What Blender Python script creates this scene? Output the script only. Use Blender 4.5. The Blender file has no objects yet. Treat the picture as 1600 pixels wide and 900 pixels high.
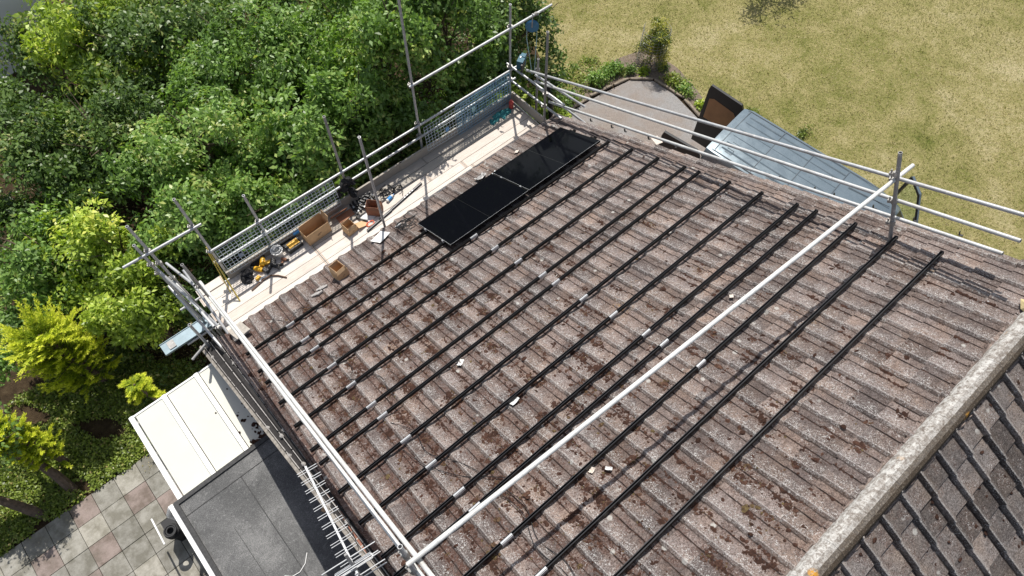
import bpy, math, random
import numpy as np
from mathutils import Vector, Matrix

sc = bpy.context.scene
R = math.radians
# ------------------------------------------------------------------ camera
cam_d = bpy.data.cameras.new('camera')
cam = bpy.data.objects.new('camera', cam_d)
sc.collection.objects.link(cam)
cam.location = (-3.1565, -6.1298, 10.0792)
cam.rotation_euler = (0.494944, -0.007133, -0.709803)
cam_d.sensor_width = 36.0
cam_d.lens = 1053.13 / 1600 * 36.0
cam_d.clip_end = 600
sc.camera = cam
# ------------------------------------------------------------------ light
PITCH = 0.467583
CP, SP = math.cos(PITCH), math.sin(PITCH)
SUN = Vector((0.30, SP, CP)).normalized()
world = bpy.data.worlds.new('World')
sc.world = world
world.use_nodes = True
wn = world.node_tree
wn.nodes.clear()
sky = wn.nodes.new('ShaderNodeTexSky')
sky.sky_type = 'NISHITA'
sky.sun_disc = False
sky.sun_elevation = math.asin(SUN.z)
sky.sun_rotation = math.atan2(SUN.x, SUN.y)
sky.air_density = 1.0
sky.dust_density = 1.5
bg = wn.nodes.new('ShaderNodeBackground')
bg.inputs['Strength'].default_value = 0.11
wo = wn.nodes.new('ShaderNodeOutputWorld')
hs = wn.nodes.new('ShaderNodeHueSaturation')
hs.inputs['Saturation'].default_value = 0.62
wn.links.new(sky.outputs[0], hs.inputs['Color'])
wn.links.new(hs.outputs[0], bg.inputs[0])
wn.links.new(bg.outputs[0], wo.inputs[0])
sun_d = bpy.data.lights.new('sun', 'SUN')
sun_d.energy = 4.6
sun_d.angle = R(0.5)
sun_d.color = (1.0, 0.955, 0.89)
sun = bpy.data.objects.new('sun', sun_d)
sc.collection.objects.link(sun)
sun.location = (6, 8, 20)
sun.rotation_euler = (-SUN).to_track_quat('-Z', 'Y').to_euler()
vs = sc.view_settings
vs.view_transform = 'Standard'
vs.look = 'None'
vs.exposure = 0.28
vs.gamma = 1.0
vs.use_curve_mapping = False
sc.render.engine = 'CYCLES'
sc.cycles.max_bounces = 6
sc.cycles.transparent_max_bounces = 8

rnd = random.Random(7)
GZ = -3.2          # ground level


# ------------------------------------------------------------------ mesh helpers
class MB:
    """collects quads and triangles with a tint per face, built as one mesh"""
    def __init__(s):
        s.v = []; s.f = []; s.t = []; s.m = []

    def add(s, verts, faces, tint=0.5, mat=0):
        o = len(s.v)
        s.v.extend([tuple(p) for p in verts])
        for f in faces:
            s.f.append(tuple(i + o for i in f))
            s.t.append(tint); s.m.append(mat)
        return s

    def box(s, c, size, rot=None, tint=0.5, mat=0):
        c = Vector(c); h = [x / 2 for x in size]
        pts = [Vector((x * h[0], y * h[1], z * h[2])) for x in (-1, 1) for y in (-1, 1) for z in (-1, 1)]
        if rot is not None:
            pts = [rot @ p for p in pts]
        return s.add([p + c for p in pts], [(0, 1, 3, 2), (4, 6, 7, 5), (0, 4, 5, 1), (2, 3, 7, 6), (0, 2, 6, 4), (1, 5, 7, 3)], tint, mat)

    def bar(s, p0, p1, w, h, up=(0, 0, 1), tint=0.5, mat=0):
        """box from p0 to p1, w wide sideways, h along up"""
        p0, p1 = Vector(p0), Vector(p1)
        d = p1 - p0; L = d.length; x = d / L
        u = Vector(up); y = u.cross(x)
        if y.length < 1e-5: y = Vector((1, 0, 0)).cross(x)
        y.normalize(); z = x.cross(y)
        M = Matrix((x, y, z)).transposed()
        return s.box((p0 + p1) / 2, (L, w, h), M, tint, mat)

    def tube(s, p0, p1, r, n=10, r2=None, hollow=False, tint=0.5, mat=0):
        p0, p1 = Vector(p0), Vector(p1)
        r2 = r if r2 is None else r2
        x = (p1 - p0).normalized()
        a = Vector((0, 0, 1)) if abs(x.z) < 0.9 else Vector((1, 0, 0))
        y = a.cross(x).normalized(); z = x.cross(y)
        vv = []; ff = []
        for P, q in ((p0, r), (p1, r2)):
            for i in range(n):
                t = 2 * math.pi * i / n
                vv.append(P + (y * math.cos(t) + z * math.sin(t)) * q)
        for i in range(n):
            ff.append((i, (i + 1) % n, n + (i + 1) % n, n + i))
        if hollow:
            o = len(vv)
            for P, q, dd in ((p0, r, 1), (p1, r2, -1)):
                for i in range(n):
                    t = 2 * math.pi * i / n
                    vv.append(P + (y * math.cos(t) + z * math.sin(t)) * q * 0.78)
                for i in range(n):
                    t = 2 * math.pi * i / n
                    vv.append(P + x * dd * 0.12 + (y * math.cos(t) + z * math.sin(t)) * q * 0.78)
                vv.append(P + x * dd * 0.12)
            for k in range(2):
                b = o + k * (2 * n + 1); a0 = k * n
                for i in range(n):
                    j = (i + 1) % n
                    ff.append((a0 + i, a0 + j, b + j, b + i))
                    ff.append((b + i, b + j, b + n + j, b + n + i))
                    ff.append((b + n + i, b + n + j, b + 2 * n))
        else:
            ff.append(tuple(reversed(range(n)))); ff.append(tuple(range(n, 2 * n)))
        return s.add(vv, ff, tint, mat)

    def path(s, pts, r, n=6, tint=0.5, mat=0):
        """tube along a polyline"""
        pts = [Vector(p) for p in pts]
        vv = []; ff = []
        for k, P in enumerate(pts):
            a = pts[max(k - 1, 0)]; b = pts[min(k + 1, len(pts) - 1)]
            x = (b - a).normalized()
            u = Vector((0, 0, 1)) if abs(x.z) < 0.95 else Vector((1, 0, 0))
            y = u.cross(x).normalized(); z = x.cross(y)
            rr = r[k] if isinstance(r, (list, tuple)) else r
            for i in range(n):
                t = 2 * math.pi * i / n
                vv.append(P + (y * math.cos(t) + z * math.sin(t)) * rr)
        for k in range(len(pts) - 1):
            for i in range(n):
                j = (i + 1) % n
                ff.append((k * n + i, k * n + j, (k + 1) * n + j, (k + 1) * n + i))
        ff.append(tuple(reversed(range(n)))); ff.append(tuple(range((len(pts) - 1) * n, len(pts) * n)))
        return s.add(vv, ff, tint, mat)

    def lathe(s, c, prof, n=20, axis=(0, 0, 1), tint=0.5, mat=0):
        c = Vector(c); x = Vector(axis).normalized()
        a = Vector((0, 0, 1)) if abs(x.z) < 0.9 else Vector((1, 0, 0))
        y = a.cross(x).normalized(); z = x.cross(y)
        vv = []; ff = []
        for r, h in prof:
            for i in range(n):
                t = 2 * math.pi * i / n
                vv.append(c + x * h + (y * math.cos(t) + z * math.sin(t)) * r)
        for k in range(len(prof) - 1):
            for i in range(n):
                j = (i + 1) % n
                ff.append((k * n + i, k * n + j, (k + 1) * n + j, (k + 1) * n + i))
        ff.append(tuple(reversed(range(n)))); ff.append(tuple(range((len(prof) - 1) * n, len(prof) * n)))
        return s.add(vv, ff, tint, mat)

    def blob(s, c, rx, ry, rz, rot=0, tilt=None, rng=rnd, rough=0.25, tint=0.5, mat=0):
        """lumpy low dome"""
        c = Vector(c); n = 8; vv = []; ff = []
        rings = ((1.0, 0.0), (0.86, 0.5), (0.5, 0.87))
        cr, sr = math.cos(rot), math.sin(rot)
        for rr, hh in rings:
            for i in range(n):
                t = 2 * math.pi * i / n
                k = 1 + rng.uniform(-rough, rough)
                x = math.cos(t) * rx * rr * k; y = math.sin(t) * ry * rr * k
                vv.append(Vector((x * cr - y * sr, x * sr + y * cr, rz * hh * (1 + rng.uniform(-rough, rough)))))
        vv.append(Vector((0, 0, rz)))
        for k in range(2):
            for i in range(n):
                j = (i + 1) % n
                ff.append((k * n + i, k * n + j, (k + 1) * n + j, (k + 1) * n + i))
        for i in range(n):
            ff.append((2 * n + i, 2 * n + (i + 1) % n, 3 * n))
        if tilt is not None: vv = [tilt @ p for p in vv]
        return s.add([p + c for p in vv], ff, tint, mat)


def world_loc(o):
    l = Vector((0, 0, 0))
    while o is not None:
        l += Vector(o.location); o = o.parent
    return l


def link(o):
    sc.collection.objects.link(o); return o


def build_np(name, V, F, tint, mats, parent=None, loc=None, smooth=False):
    V = np.asarray(V, dtype=np.float64)
    off = Vector((0, 0, 0))
    if parent is not None: off = world_loc(parent)
    elif loc is not None: off = Vector(loc)
    V = V - np.array(off)[None, :]
    me = bpy.data.meshes.new(name)
    if isinstance(F, np.ndarray):
        k = F.shape[1]
        me.vertices.add(len(V)); me.vertices.foreach_set('co', V.astype(np.float32).ravel())
        me.loops.add(F.size); me.loops.foreach_set('vertex_index', F.astype(np.int32).ravel())
        me.polygons.add(len(F)); me.polygons.foreach_set('loop_start', np.arange(0, F.size, k, dtype=np.int32))
        me.polygons.foreach_set('loop_total', np.full(len(F), k, dtype=np.int32))
        me.update(calc_edges=True)
    else:
        me.from_pydata([tuple(p) for p in V], [], F)
    at = me.attributes.new('tint', 'FLOAT', 'FACE')
    at.data.foreach_set('value', np.asarray(tint, dtype=np.float32))
    for m in (mats if isinstance(mats, (list, tuple)) else [mats]): me.materials.append(m)
    if smooth: me.polygons.foreach_set('use_smooth', np.ones(len(me.polygons), dtype=bool))
    o = link(bpy.data.objects.new(name, me))
    if parent is not None: o.parent = parent
    elif loc is not None: o.location = loc
    return o


def obj(name, mb, mats, parent=None, loc=None, smooth=False, angle=None):
    o = build_np(name, np.array(mb.v), mb.f, mb.t, mats, parent, loc, smooth)
    if isinstance(mats, (list, tuple)) and len(mats) > 1:
        o.data.polygons.foreach_set('material_index', np.array(mb.m, dtype=np.int32))
    if angle is not None:
        o.data.polygons.foreach_set('use_smooth', np.ones(len(o.data.polygons), dtype=bool))
        o.data.set_sharp_from_angle(angle=R(angle))
    return o


def tag(o, label, cat, group=None, kind=None):
    if label: o['label'] = label
    if cat: o['category'] = cat
    if group: o['group'] = group
    if kind: o['kind'] = kind
    return o


def thing(name, label, cat, loc=(0, 0, 0), group=None):
    o = link(bpy.data.objects.new(name, None))
    o.location = loc; o.empty_display_size = 0.1
    return tag(o, label, cat, group)


def structure(o):
    o['kind'] = 'structure'; return o


def copy_tree(o, parent=None):
    c = o.copy(); link(c)
    if parent is not None: c.parent = parent
    for ch in list(o.children): copy_tree(ch, c)
    return c


def RF(u, v, n=0.0):
    """roof frame: u along the eave, v up the slope, n off the roof"""
    return Vector((u, -v * CP + n * SP, v * SP + n * CP))


RN = Vector((0, SP, CP)); RU = Vector((0, -CP, SP)); RX = Vector((1, 0, 0))
RROT = Matrix((RX, -RU, RN)).transposed()      # local x along eave, y down slope, z off the roof


# ------------------------------------------------------------------ materials
class Mat:
    def __init__(s, name):
        s.m = bpy.data.materials.new(name); s.m.use_nodes = True
        s.nt = s.m.node_tree; s.b = s.nt.nodes['Principled BSDF']; s.out = s.nt.nodes['Material Output']

    def n(s, t, **kw):
        nd = s.nt.nodes.new(t)
        for k, v in kw.items():
            if hasattr(nd, k): setattr(nd, k, v)
            else: nd.inputs[k.replace('_', ' ')].default_value = v
        return nd

    def l(s, a, b): s.nt.links.new(a, b)

    def coord(s, scale=(1, 1, 1), rot=(0, 0, 0)):
        c = s.n('ShaderNodeTexCoord'); mp = s.n('ShaderNodeMapping')
        mp.inputs['Scale'].default_value = scale; mp.inputs['Rotation'].default_value = rot
        s.l(c.outputs['Object'], mp.inputs['Vector'])
        return mp.outputs[0]

    def noise(s, scale, detail=6, rough=0.6, vec=None, dist=0.0):
        nd = s.n('ShaderNodeTexNoise'); nd.inputs['Scale'].default_value = scale
        nd.inputs['Detail'].default_value = detail; nd.inputs['Roughness'].default_value = rough
        nd.inputs['Distortion'].default_value = dist
        s.l(vec if vec is not None else s.coord(), nd.inputs['Vector'])
        return nd.outputs[0]

    def vor(s, scale, vec=None, feature='F1', out='Distance'):
        nd = s.n('ShaderNodeTexVoronoi'); nd.feature = feature; nd.inputs['Scale'].default_value = scale
        s.l(vec if vec is not None else s.coord(), nd.inputs['Vector'])
        return nd.outputs[out]

    def ramp(s, fac, stops, interp='LINEAR'):
        nd = s.n('ShaderNodeValToRGB'); nd.color_ramp.interpolation = interp
        e = nd.color_ramp.elements
        while len(e) > 1: e.remove(e[-1])
        for i, (p, c) in enumerate(stops):
            el = e[0] if i == 0 else e.new(p)
            el.position = p
            el.color = (c, c, c, 1) if not isinstance(c, tuple) else (*c, 1)
        s.l(fac, nd.inputs[0]); return nd.outputs[0]

    def mix(s, fac, a, b, mode='MIX'):
        nd = s.n('ShaderNodeMix'); nd.data_type = 'RGBA'; nd.blend_type = mode
        for sock, v in ((nd.inputs[0], fac), (nd.inputs[6], a), (nd.inputs[7], b)):
            if isinstance(v, (int, float)): sock.default_value = v
            elif isinstance(v, tuple): sock.default_value = (*v, 1)
            else: s.l(v, sock)
        return nd.outputs[2]

    def math(s, op, a, b=0.0):
        nd = s.n('ShaderNodeMath'); nd.operation = op
        for i, v in enumerate((a, b)):
            if isinstance(v, (int, float)): nd.inputs[i].default_value = v
            else: s.l(v, nd.inputs[i])
        return nd.outputs[0]

    def tint(s):
        nd = s.n('ShaderNodeAttribute'); nd.attribute_name = 'tint'; return nd.outputs['Fac']

    def bump(s, h, strength=0.5, dist=0.01):
        nd = s.n('ShaderNodeBump'); nd.inputs['Strength'].default_value = strength; nd.inputs['Distance'].default_value = dist
        s.l(h, nd.inputs['Height']); s.l(nd.outputs[0], s.b.inputs['Normal'])

    def set(s, color=None, rough=None, metal=None, spec=None):
        if color is not None:
            if isinstance(color, tuple): s.b.inputs['Base Color'].default_value = (*color, 1)
            else: s.l(color, s.b.inputs['Base Color'])
        if rough is not None:
            if isinstance(rough, (int, float)): s.b.inputs['Roughness'].default_value = rough
            else: s.l(rough, s.b.inputs['Roughness'])
        if metal is not None: s.b.inputs['Metallic'].default_value = metal
        if spec is not None: s.b.inputs['Specular IOR Level'].default_value = spec
        return s


def simple(name, color, rough=0.6, metal=0.0, var=0.15, scale=12.0, bump=0.0, spec=0.5):
    M = Mat(name)
    nz = M.noise(scale)
    lo = tuple(c * (1 - var) for c in color); hi = tuple(min(1, c * (1 + var)) for c in color)
    M.set(M.ramp(nz, [(0.3, lo), (0.7, hi)]), rough, metal, spec)
    if bump: M.bump(nz, bump, 0.01)
    return M.m


def mat_tiles(name, base_lo, base_hi, speck=1.0, phase=0.0, crest=0.085, fall=0.50, joint_at=0.705):
    M = Mat(name)
    co = M.coord()
    sep = M.n('ShaderNodeSeparateXYZ'); M.l(co, sep.inputs[0])
    n2 = M.noise(2.3, 5, 0.65, co); n6 = M.noise(6.5, 7, 0.74, co, 0.8); n11 = M.noise(11, 7, 0.72, co, 1.5)
    n26 = M.noise(26, 8, 0.80, co, 0.6); fine = M.noise(60, 6, 0.78, co); gr = M.noise(150, 3, 0.7, co)
    warp = M.math('MULTIPLY', M.math('SUBTRACT', n26, 0.5), 0.05)
    ph = M.math('FRACT', M.math('ADD', M.math('DIVIDE', M.math('ADD', sep.outputs[0], 20 * PER - phase), PER), 0.0))
    phw = M.math('ADD', ph, warp)
    c = M.ramp(M.tint(), [(0.0, base_lo), (1.0, base_hi)])
    c = M.mix(M.ramp(n2, [(0.42, 0.0), (0.66, 0.9)]), c, M.mix(1.0, c, (1.26, 1.13, 1.0), 'MULTIPLY'))
    c = M.mix(M.ramp(n11, [(0.40, 0.8), (0.58, 0.0)]), c, M.mix(1.0, c, (0.58, 0.56, 0.56), 'MULTIPLY'))
    c = M.mix(M.ramp(fine, [(0.40, 0.9), (0.56, 0.0)]), c, M.mix(1.0, c, (0.36, 0.33, 0.32), 'MULTIPLY'))
    # brown moss stain lying in the pans
    roll = M.ramp(phw, [(0.0, 0.25), (0.05, 0.9), (crest + .02, 1.0), (fall * .75, 0.85), (fall + .08, 0.12), (0.94, 0.10), (1.0, 0.25)])
    side = M.ramp(M.math('MULTIPLY', M.math('ADD', sep.outputs[0], 4.0), 0.125), [(0.15, 1.0), (0.70, 0.30)])
    stain = M.math('MULTIPLY', M.math('SUBTRACT', 1.0, roll), M.ramp(M.math('ADD', n6, M.math('MULTIPLY', side, 0.105)), [(0.545, 0.0), (0.60, 1.0)]))
    c = M.mix(M.math('MULTIPLY', stain, side), c, M.ramp(fine, [(0.34, (0.034, 0.018, 0.014)), (0.52, (0.095, 0.050, 0.037)), (0.68, (0.19, 0.11, 0.085))]))
    # grey lichen crust on the rolls, breaking up into flecks
    cr = M.ramp(M.math('ADD', M.math('ADD', n26, M.math('MULTIPLY', M.noise(3.6, 6, 0.7, co, 0.7), 0.95)), M.math('ADD', M.math('MULTIPLY', roll, 0.15), M.math('MULTIPLY', M.tint(), 0.07))), [(1.03, 0.0), (1.15, 1.0)])
    c = M.mix(M.math('MULTIPLY', cr, 0.82 * speck), c, M.ramp(fine, [(0.38, (0.070, 0.066, 0.068)), (0.50, (0.155, 0.147, 0.149)), (0.64, (0.37, 0.36, 0.358))]))
    fl = M.math('MULTIPLY', M.ramp(M.noise(62, 3, 0.65, co, 1.4), [(0.54, 0.0), (0.60, 1.0)]), M.ramp(M.math('ADD', n6, M.math('MULTIPLY', roll, 0.14)), [(0.50, 0.0), (0.66, 1.0)]))
    c = M.mix(M.math('MULTIPLY', fl, 0.80 * speck), c, (0.60, 0.595, 0.58))
    c = M.mix(M.math('MULTIPLY', M.ramp(n11, [(0.685, 0.0), (0.72, 0.85)]), speck), c, (0.60, 0.59, 0.57))
    dots = M.math('MULTIPLY', M.ramp(M.math('ADD', M.vor(4.2, co), M.math('MULTIPLY', M.math('SUBTRACT', n26, 0.5), 0.12)), [(0.10, 1.0), (0.15, 0.0)]), M.ramp(M.noise(1.7, 2, 0.5, co), [(0.50, 0.0), (0.54, 1.0)]))
    c = M.mix(M.math('MULTIPLY', dots, 0.65 * speck), c, (0.55, 0.545, 0.51))
    yl = M.math('MULTIPLY', M.ramp(M.noise(1.1, 2, 0.5, co), [(0.68, 0.0), (0.74, 1.0)]), M.ramp(n26, [(0.56, 0.0), (0.62, 0.8)]))
    c = M.mix(yl, c, (0.42, 0.25, 0.07))
    # pale line along the roll crest and the dark mossy joints
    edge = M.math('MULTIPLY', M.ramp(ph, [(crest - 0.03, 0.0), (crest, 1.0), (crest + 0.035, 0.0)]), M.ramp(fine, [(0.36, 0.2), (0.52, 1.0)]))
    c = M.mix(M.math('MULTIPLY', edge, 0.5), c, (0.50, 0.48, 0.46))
    jm = M.ramp(M.noise(5.0, 6, 0.75, co), [(0.42, 0.25), (0.54, 1.0)])
    joint = M.math('MULTIPLY', M.ramp(phw, [(joint_at - .045, 0.0), (joint_at - .016, 1.0), (joint_at + .016, 1.0), (joint_at + .040, 0.0)]), jm)
    foot = M.math('MULTIPLY', M.ramp(phw, [(0.0, 0.9), (0.03, 0.0), (0.95, 0.0), (0.985, 0.9)]), jm)
    c = M.mix(M.math('MULTIPLY', M.math('MAXIMUM', joint, M.math('MULTIPLY', foot, 0.8)), 0.9), c, (0.030, 0.020, 0.017))
    c = M.mix(M.ramp(gr, [(0.40, 0.8), (0.52, 0.0)]), c, M.mix(1.0, c, (0.42, 0.41, 0.40), 'MULTIPLY'))
    M.set(c, 0.92, spec=0.2)
    M.bump(M.math('ADD', fine, M.math('MULTIPLY', n11, 0.8)), 0.9, 0.010)
    return M.m


def mat_leaf(name, stops, trans=0.34, rough=0.40, spec=0.38):
    M = Mat(name)
    c = M.ramp(M.tint(), stops)
    M.set(c, rough, spec=spec)
    tr = M.n('ShaderNodeBsdfTranslucent'); M.l(M.mix(1.0, c, (1.25, 1.35, 0.55), 'MULTIPLY'), tr.inputs[0])
    mx = M.n('ShaderNodeMixShader'); mx.inputs[0].default_value = trans
    M.l(M.b.outputs[0], mx.inputs[1]); M.l(tr.outputs[0], mx.inputs[2]); M.l(mx.outputs[0], M.out.inputs[0])
    return M.m


def mat_galv(name, col, rough=0.42, metal=0.55):
    M = Mat(name)
    co = M.coord()
    a = M.noise(7, 5, 0.7, co); b = M.noise(60, 4, 0.7, co)
    c = M.ramp(a, [(0.3, tuple(x * 0.72 for x in col)), (0.65, col)])
    c = M.mix(M.ramp(b, [(0.56, 0.0), (0.70, 0.7)]), c, (0.22, 0.17, 0.13))
    c = M.mix(M.ramp(M.noise(16, 6, 0.75, co), [(0.56, 0.0), (0.64, 0.7)]), c, (0.62, 0.61, 0.58))
    c = M.mix(M.ramp(M.noise(3, 4, 0.6, co), [(0.52, 0.0), (0.72, 0.4)]), c, (0.30, 0.27, 0.24))
    M.set(c, M.ramp(a, [(0.3, rough + 0.12), (0.7, rough)]), metal)
    return M.m


def mat_wood(name, lo, hi, axis='X'):
    M = Mat(name)
    sc_ = (0.7, 14, 14) if axis == 'X' else (14, 0.7, 14)
    g = M.noise(5, 8, 0.65, M.coord(sc_), 0.4); d = M.noise(2.2, 5, 0.6)
    c = M.ramp(M.tint(), [(0.0, lo), (1.0, hi)])
    c = M.mix(M.ramp(g, [(0.35, 0.55), (0.6, 0.0)]), c, M.mix(1.0, c, (0.66, 0.60, 0.54), 'MULTIPLY'))
    c = M.mix(M.ramp(d, [(0.55, 0.0), (0.75, 0.35)]), c, (0.33, 0.30, 0.27))
    M.set(c, 0.8, spec=0.3); M.bump(g, 0.35, 0.004)
    return M.m


MT = {}
PER = 0.3075; PH = 1.07 - 0.09 * PER
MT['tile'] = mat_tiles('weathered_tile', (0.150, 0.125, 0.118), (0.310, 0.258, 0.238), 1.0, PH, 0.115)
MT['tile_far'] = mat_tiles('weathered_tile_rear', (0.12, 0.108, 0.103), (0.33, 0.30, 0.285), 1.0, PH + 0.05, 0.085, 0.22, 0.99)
MT['moss'] = (lambda M: (M.set(M.mix(M.ramp(M.noise(40, 5, 0.7), [(0.35, 0.0), (0.65, 1.0)]), M.ramp(M.tint(), [(0, (0.040, 0.022, 0.016)), (0.5, (0.095, 0.050, 0.036)), (0.8, (0.15, 0.085, 0.058)), (1, (0.16, 0.12, 0.055))]), (0.034, 0.019, 0.015)), 1.0, spec=0.1), M.bump(M.noise(120, 4, 0.7), 1.0, 0.012), M.m)[-1])(Mat('dry_moss'))
MT['black_alu'] = simple('black_anodised', (0.012, 0.012, 0.013), 0.33, 0.6, 0.1)
MT['black'] = simple('black_plastic', (0.014, 0.014, 0.015), 0.5, 0, 0.2)
MT['black_soft'] = simple('black_cloth', (0.018, 0.018, 0.02), 0.9, 0, 0.3, 30)
MT['alu'] = simple('bare_aluminium', (0.47, 0.48, 0.49), 0.5, 0.4, 0.08)
MT['galv'] = mat_galv('galvanised_steel', (0.50, 0.51, 0.52), 0.42, 0.4)
MT['galv_light'] = mat_galv('pale_galvanised_steel', (0.56, 0.57, 0.57), 0.45, 0.25)
MT['galv_dull'] = mat_galv('dull_weathered_steel', (0.36, 0.355, 0.35), 0.55, 0.4)
MT['tube_bright'] = mat_galv('clean_pale_tube', (0.72, 0.725, 0.70), 0.42, 0.1)
MT['coupler'] = mat_galv('coupler_steel', (0.36, 0.35, 0.33), 0.5, 0.6)
MT['board'] = mat_wood('scaffold_board_timber', (0.50, 0.41, 0.335), (0.70, 0.66, 0.61))
MT['board_grey'] = mat_wood('shaded_weathered_board_timber', (0.36, 0.33, 0.29), (0.47, 0.44, 0.39))
MT['white'] = simple('white_upvc', (0.80, 0.80, 0.78), 0.35, 0, 0.04)
MT['cream'] = simple('cream_panel', (0.535, 0.535, 0.475), 0.4, 0, 0.03, 3)
MT['paper'] = simple('white_paper', (0.66, 0.66, 0.64), 0.8, 0, 0.05)
MT['card'] = simple('brown_cardboard', (0.56, 0.37, 0.205), 0.85, 0, 0.1)
MT['card_dark'] = simple('dark_cardboard', (0.28, 0.13, 0.075), 0.85, 0, 0.1)
MT['ink'] = simple('printed_ink', (0.12, 0.07, 0.045), 0.85, 0, 0.1)
MT['yellow'] = simple('yellow_plastic', (0.80, 0.42, 0.015), 0.45, 0, 0.08)
MT['yellow_tube'] = simple('yellow_fibreglass', (0.62, 0.47, 0.09), 0.5, 0, 0.1)
MT['blue'] = simple('blue_plastic', (0.04, 0.26, 0.62), 0.4, 0, 0.1)
MT['blue_tag'] = simple('blue_tag', (0.16, 0.36, 0.66), 0.5, 0, 0.1)
MT['teal_tag'] = simple('pale_teal_tag', (0.30, 0.52, 0.56), 0.5, 0, 0.1)
MT['steel_tag'] = simple('grey_blue_tag', (0.20, 0.27, 0.38), 0.5, 0, 0.1)
MT['teal'] = simple('teal_tool', (0.010, 0.090, 0.135), 0.6, 0, 0.15)
MT['teal_cloth'] = simple('teal_net', (0.03, 0.18, 0.19), 0.9, 0, 0.3, 25)
MT['blue_wire'] = simple('blue_coated_wire', (0.24, 0.40, 0.52), 0.5, 0.2, 0.15)
MT['grey_wire'] = simple('galvanised_wire', (0.62, 0.68, 0.70), 0.5, 0.1, 0.1)
MT['red'] = simple('red_plastic', (0.55, 0.07, 0.06), 0.5, 0, 0.1)
MT['orange'] = simple('orange_strap', (0.70, 0.11, 0.03), 0.6, 0, 0.1)
MT['rope'] = simple('pale_blue_rope', (0.36, 0.50, 0.48), 0.8, 0, 0.2, 60)
MT['brick'] = (lambda M: (lambda br: (br.inputs['Color1'].default_value.__setitem__(slice(0, 4), (0.30, 0.13, 0.085, 1)), br.inputs['Color2'].default_value.__setitem__(slice(0, 4), (0.22, 0.10, 0.07, 1)), br.inputs['Mortar'].default_value.__setitem__(slice(0, 4), (0.38, 0.35, 0.31, 1)), br.inputs.__getitem__('Scale').__setattr__('default_value', 4.4), M.l(M.coord(rot=(R(90), 0, 0)), br.inputs['Vector']), M.set(br.outputs[0], 0.9), M.m)[-1])(M.n('ShaderNodeTexBrick')))(Mat('brickwork'))
MT['render'] = simple('painted_render', (0.80, 0.79, 0.77), 0.85, 0, 0.06, 2.0)
MT['soil'] = (lambda M: (M.set(M.ramp(M.noise(6, 8, 0.7), [(0.3, (0.026, 0.018, 0.011)), (0.55, (0.062, 0.043, 0.025)), (0.75, (0.11, 0.085, 0.05))]), 1.0, spec=0.1), M.bump(M.noise(25, 6, 0.7), 1.0, 0.04), M.m)[-1])(Mat('leafy_soil'))


def mat_lawn():
    M = Mat('parched_lawn')
    co = M.coord()
    a = M.noise(0.28, 5, 0.65, co); b = M.noise(1.3, 7, 0.7, co, 0.5); f = M.noise(18, 8, 0.75, co); g = M.noise(70, 5, 0.75, co)
    s = M.math('ADD', M.math('MULTIPLY', a, 1.0), M.math('ADD', M.math('MULTIPLY', b, 0.95), M.math('MULTIPLY', f, 0.45)))
    c = M.ramp(M.math('MULTIPLY', s, 0.415), [(0.35, (0.160, 0.189, 0.043)), (0.43, (0.300, 0.290, 0.097)), (0.52, (0.460, 0.401, 0.183)), (0.62, (0.618, 0.532, 0.309))])
    c = M.mix(M.ramp(f, [(0.36, 0.7), (0.54, 0.0)]), c, M.mix(1.0, c, (0.50, 0.60, 0.36), 'MULTIPLY'))
    c = M.mix(M.ramp(g, [(0.38, 0.6), (0.55, 0.0)]), c, M.mix(1.0, c, (0.42, 0.44, 0.34), 'MULTIPLY'))
    M.set(c, 1.0, spec=0.1)
    M.bump(M.math('ADD', f, g), 1.0, 0.05)
    return M.m


MT['lawn'] = mat_lawn()
MT['gravel'] = (lambda M: (M.set(M.mix(M.ramp(M.vor(55), [(0.1, 0.0), (0.5, 0.35)]), M.mix(M.ramp(M.noise(1.4, 5, 0.6), [(0.4, 0.0), (0.62, 1.0)]), M.ramp(M.noise(45, 5, 0.8), [(0.3, (0.20, 0.17, 0.15)), (0.7, (0.56, 0.485, 0.43))]), M.ramp(M.noise(30, 5, 0.8), [(0.3, (0.25, 0.24, 0.235)), (0.7, (0.56, 0.55, 0.54))])), (0.09, 0.08, 0.07)), 1.0, spec=0.1), M.bump(M.noise(60, 6, 0.8), 1.0, 0.03), M.m)[-1])(Mat('gravel_drive'))


def mat_slab():
    M = Mat('concrete_slab')
    nz = M.noise(4, 6, 0.65); fn = M.noise(90, 4, 0.7)
    c = M.ramp(M.tint(), [(0.0, (0.27, 0.262, 0.235)), (0.45, (0.335, 0.322, 0.285)), (0.7, (0.39, 0.37, 0.32)), (0.75, (0.26, 0.215, 0.195)), (1.0, (0.29, 0.235, 0.212))])
    c = M.mix(M.ramp(nz, [(0.40, 0.9), (0.60, 0.0)]), c, M.mix(1.0, c, (0.55, 0.54, 0.50), 'MULTIPLY'))
    c = M.mix(M.ramp(M.noise(1.3, 6, 0.7), [(0.50, 0.0), (0.68, 0.55)]), c, (0.16, 0.15, 0.125))
    c = M.mix(M.ramp(fn, [(0.42, 0.4), (0.55, 0.0)]), c, M.mix(1.0, c, (0.6, 0.6, 0.6), 'MULTIPLY'))
    M.set(c, 0.95, spec=0.2); M.bump(fn, 0.4, 0.006)
    return M.m


MT['slab'] = mat_slab()


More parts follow.
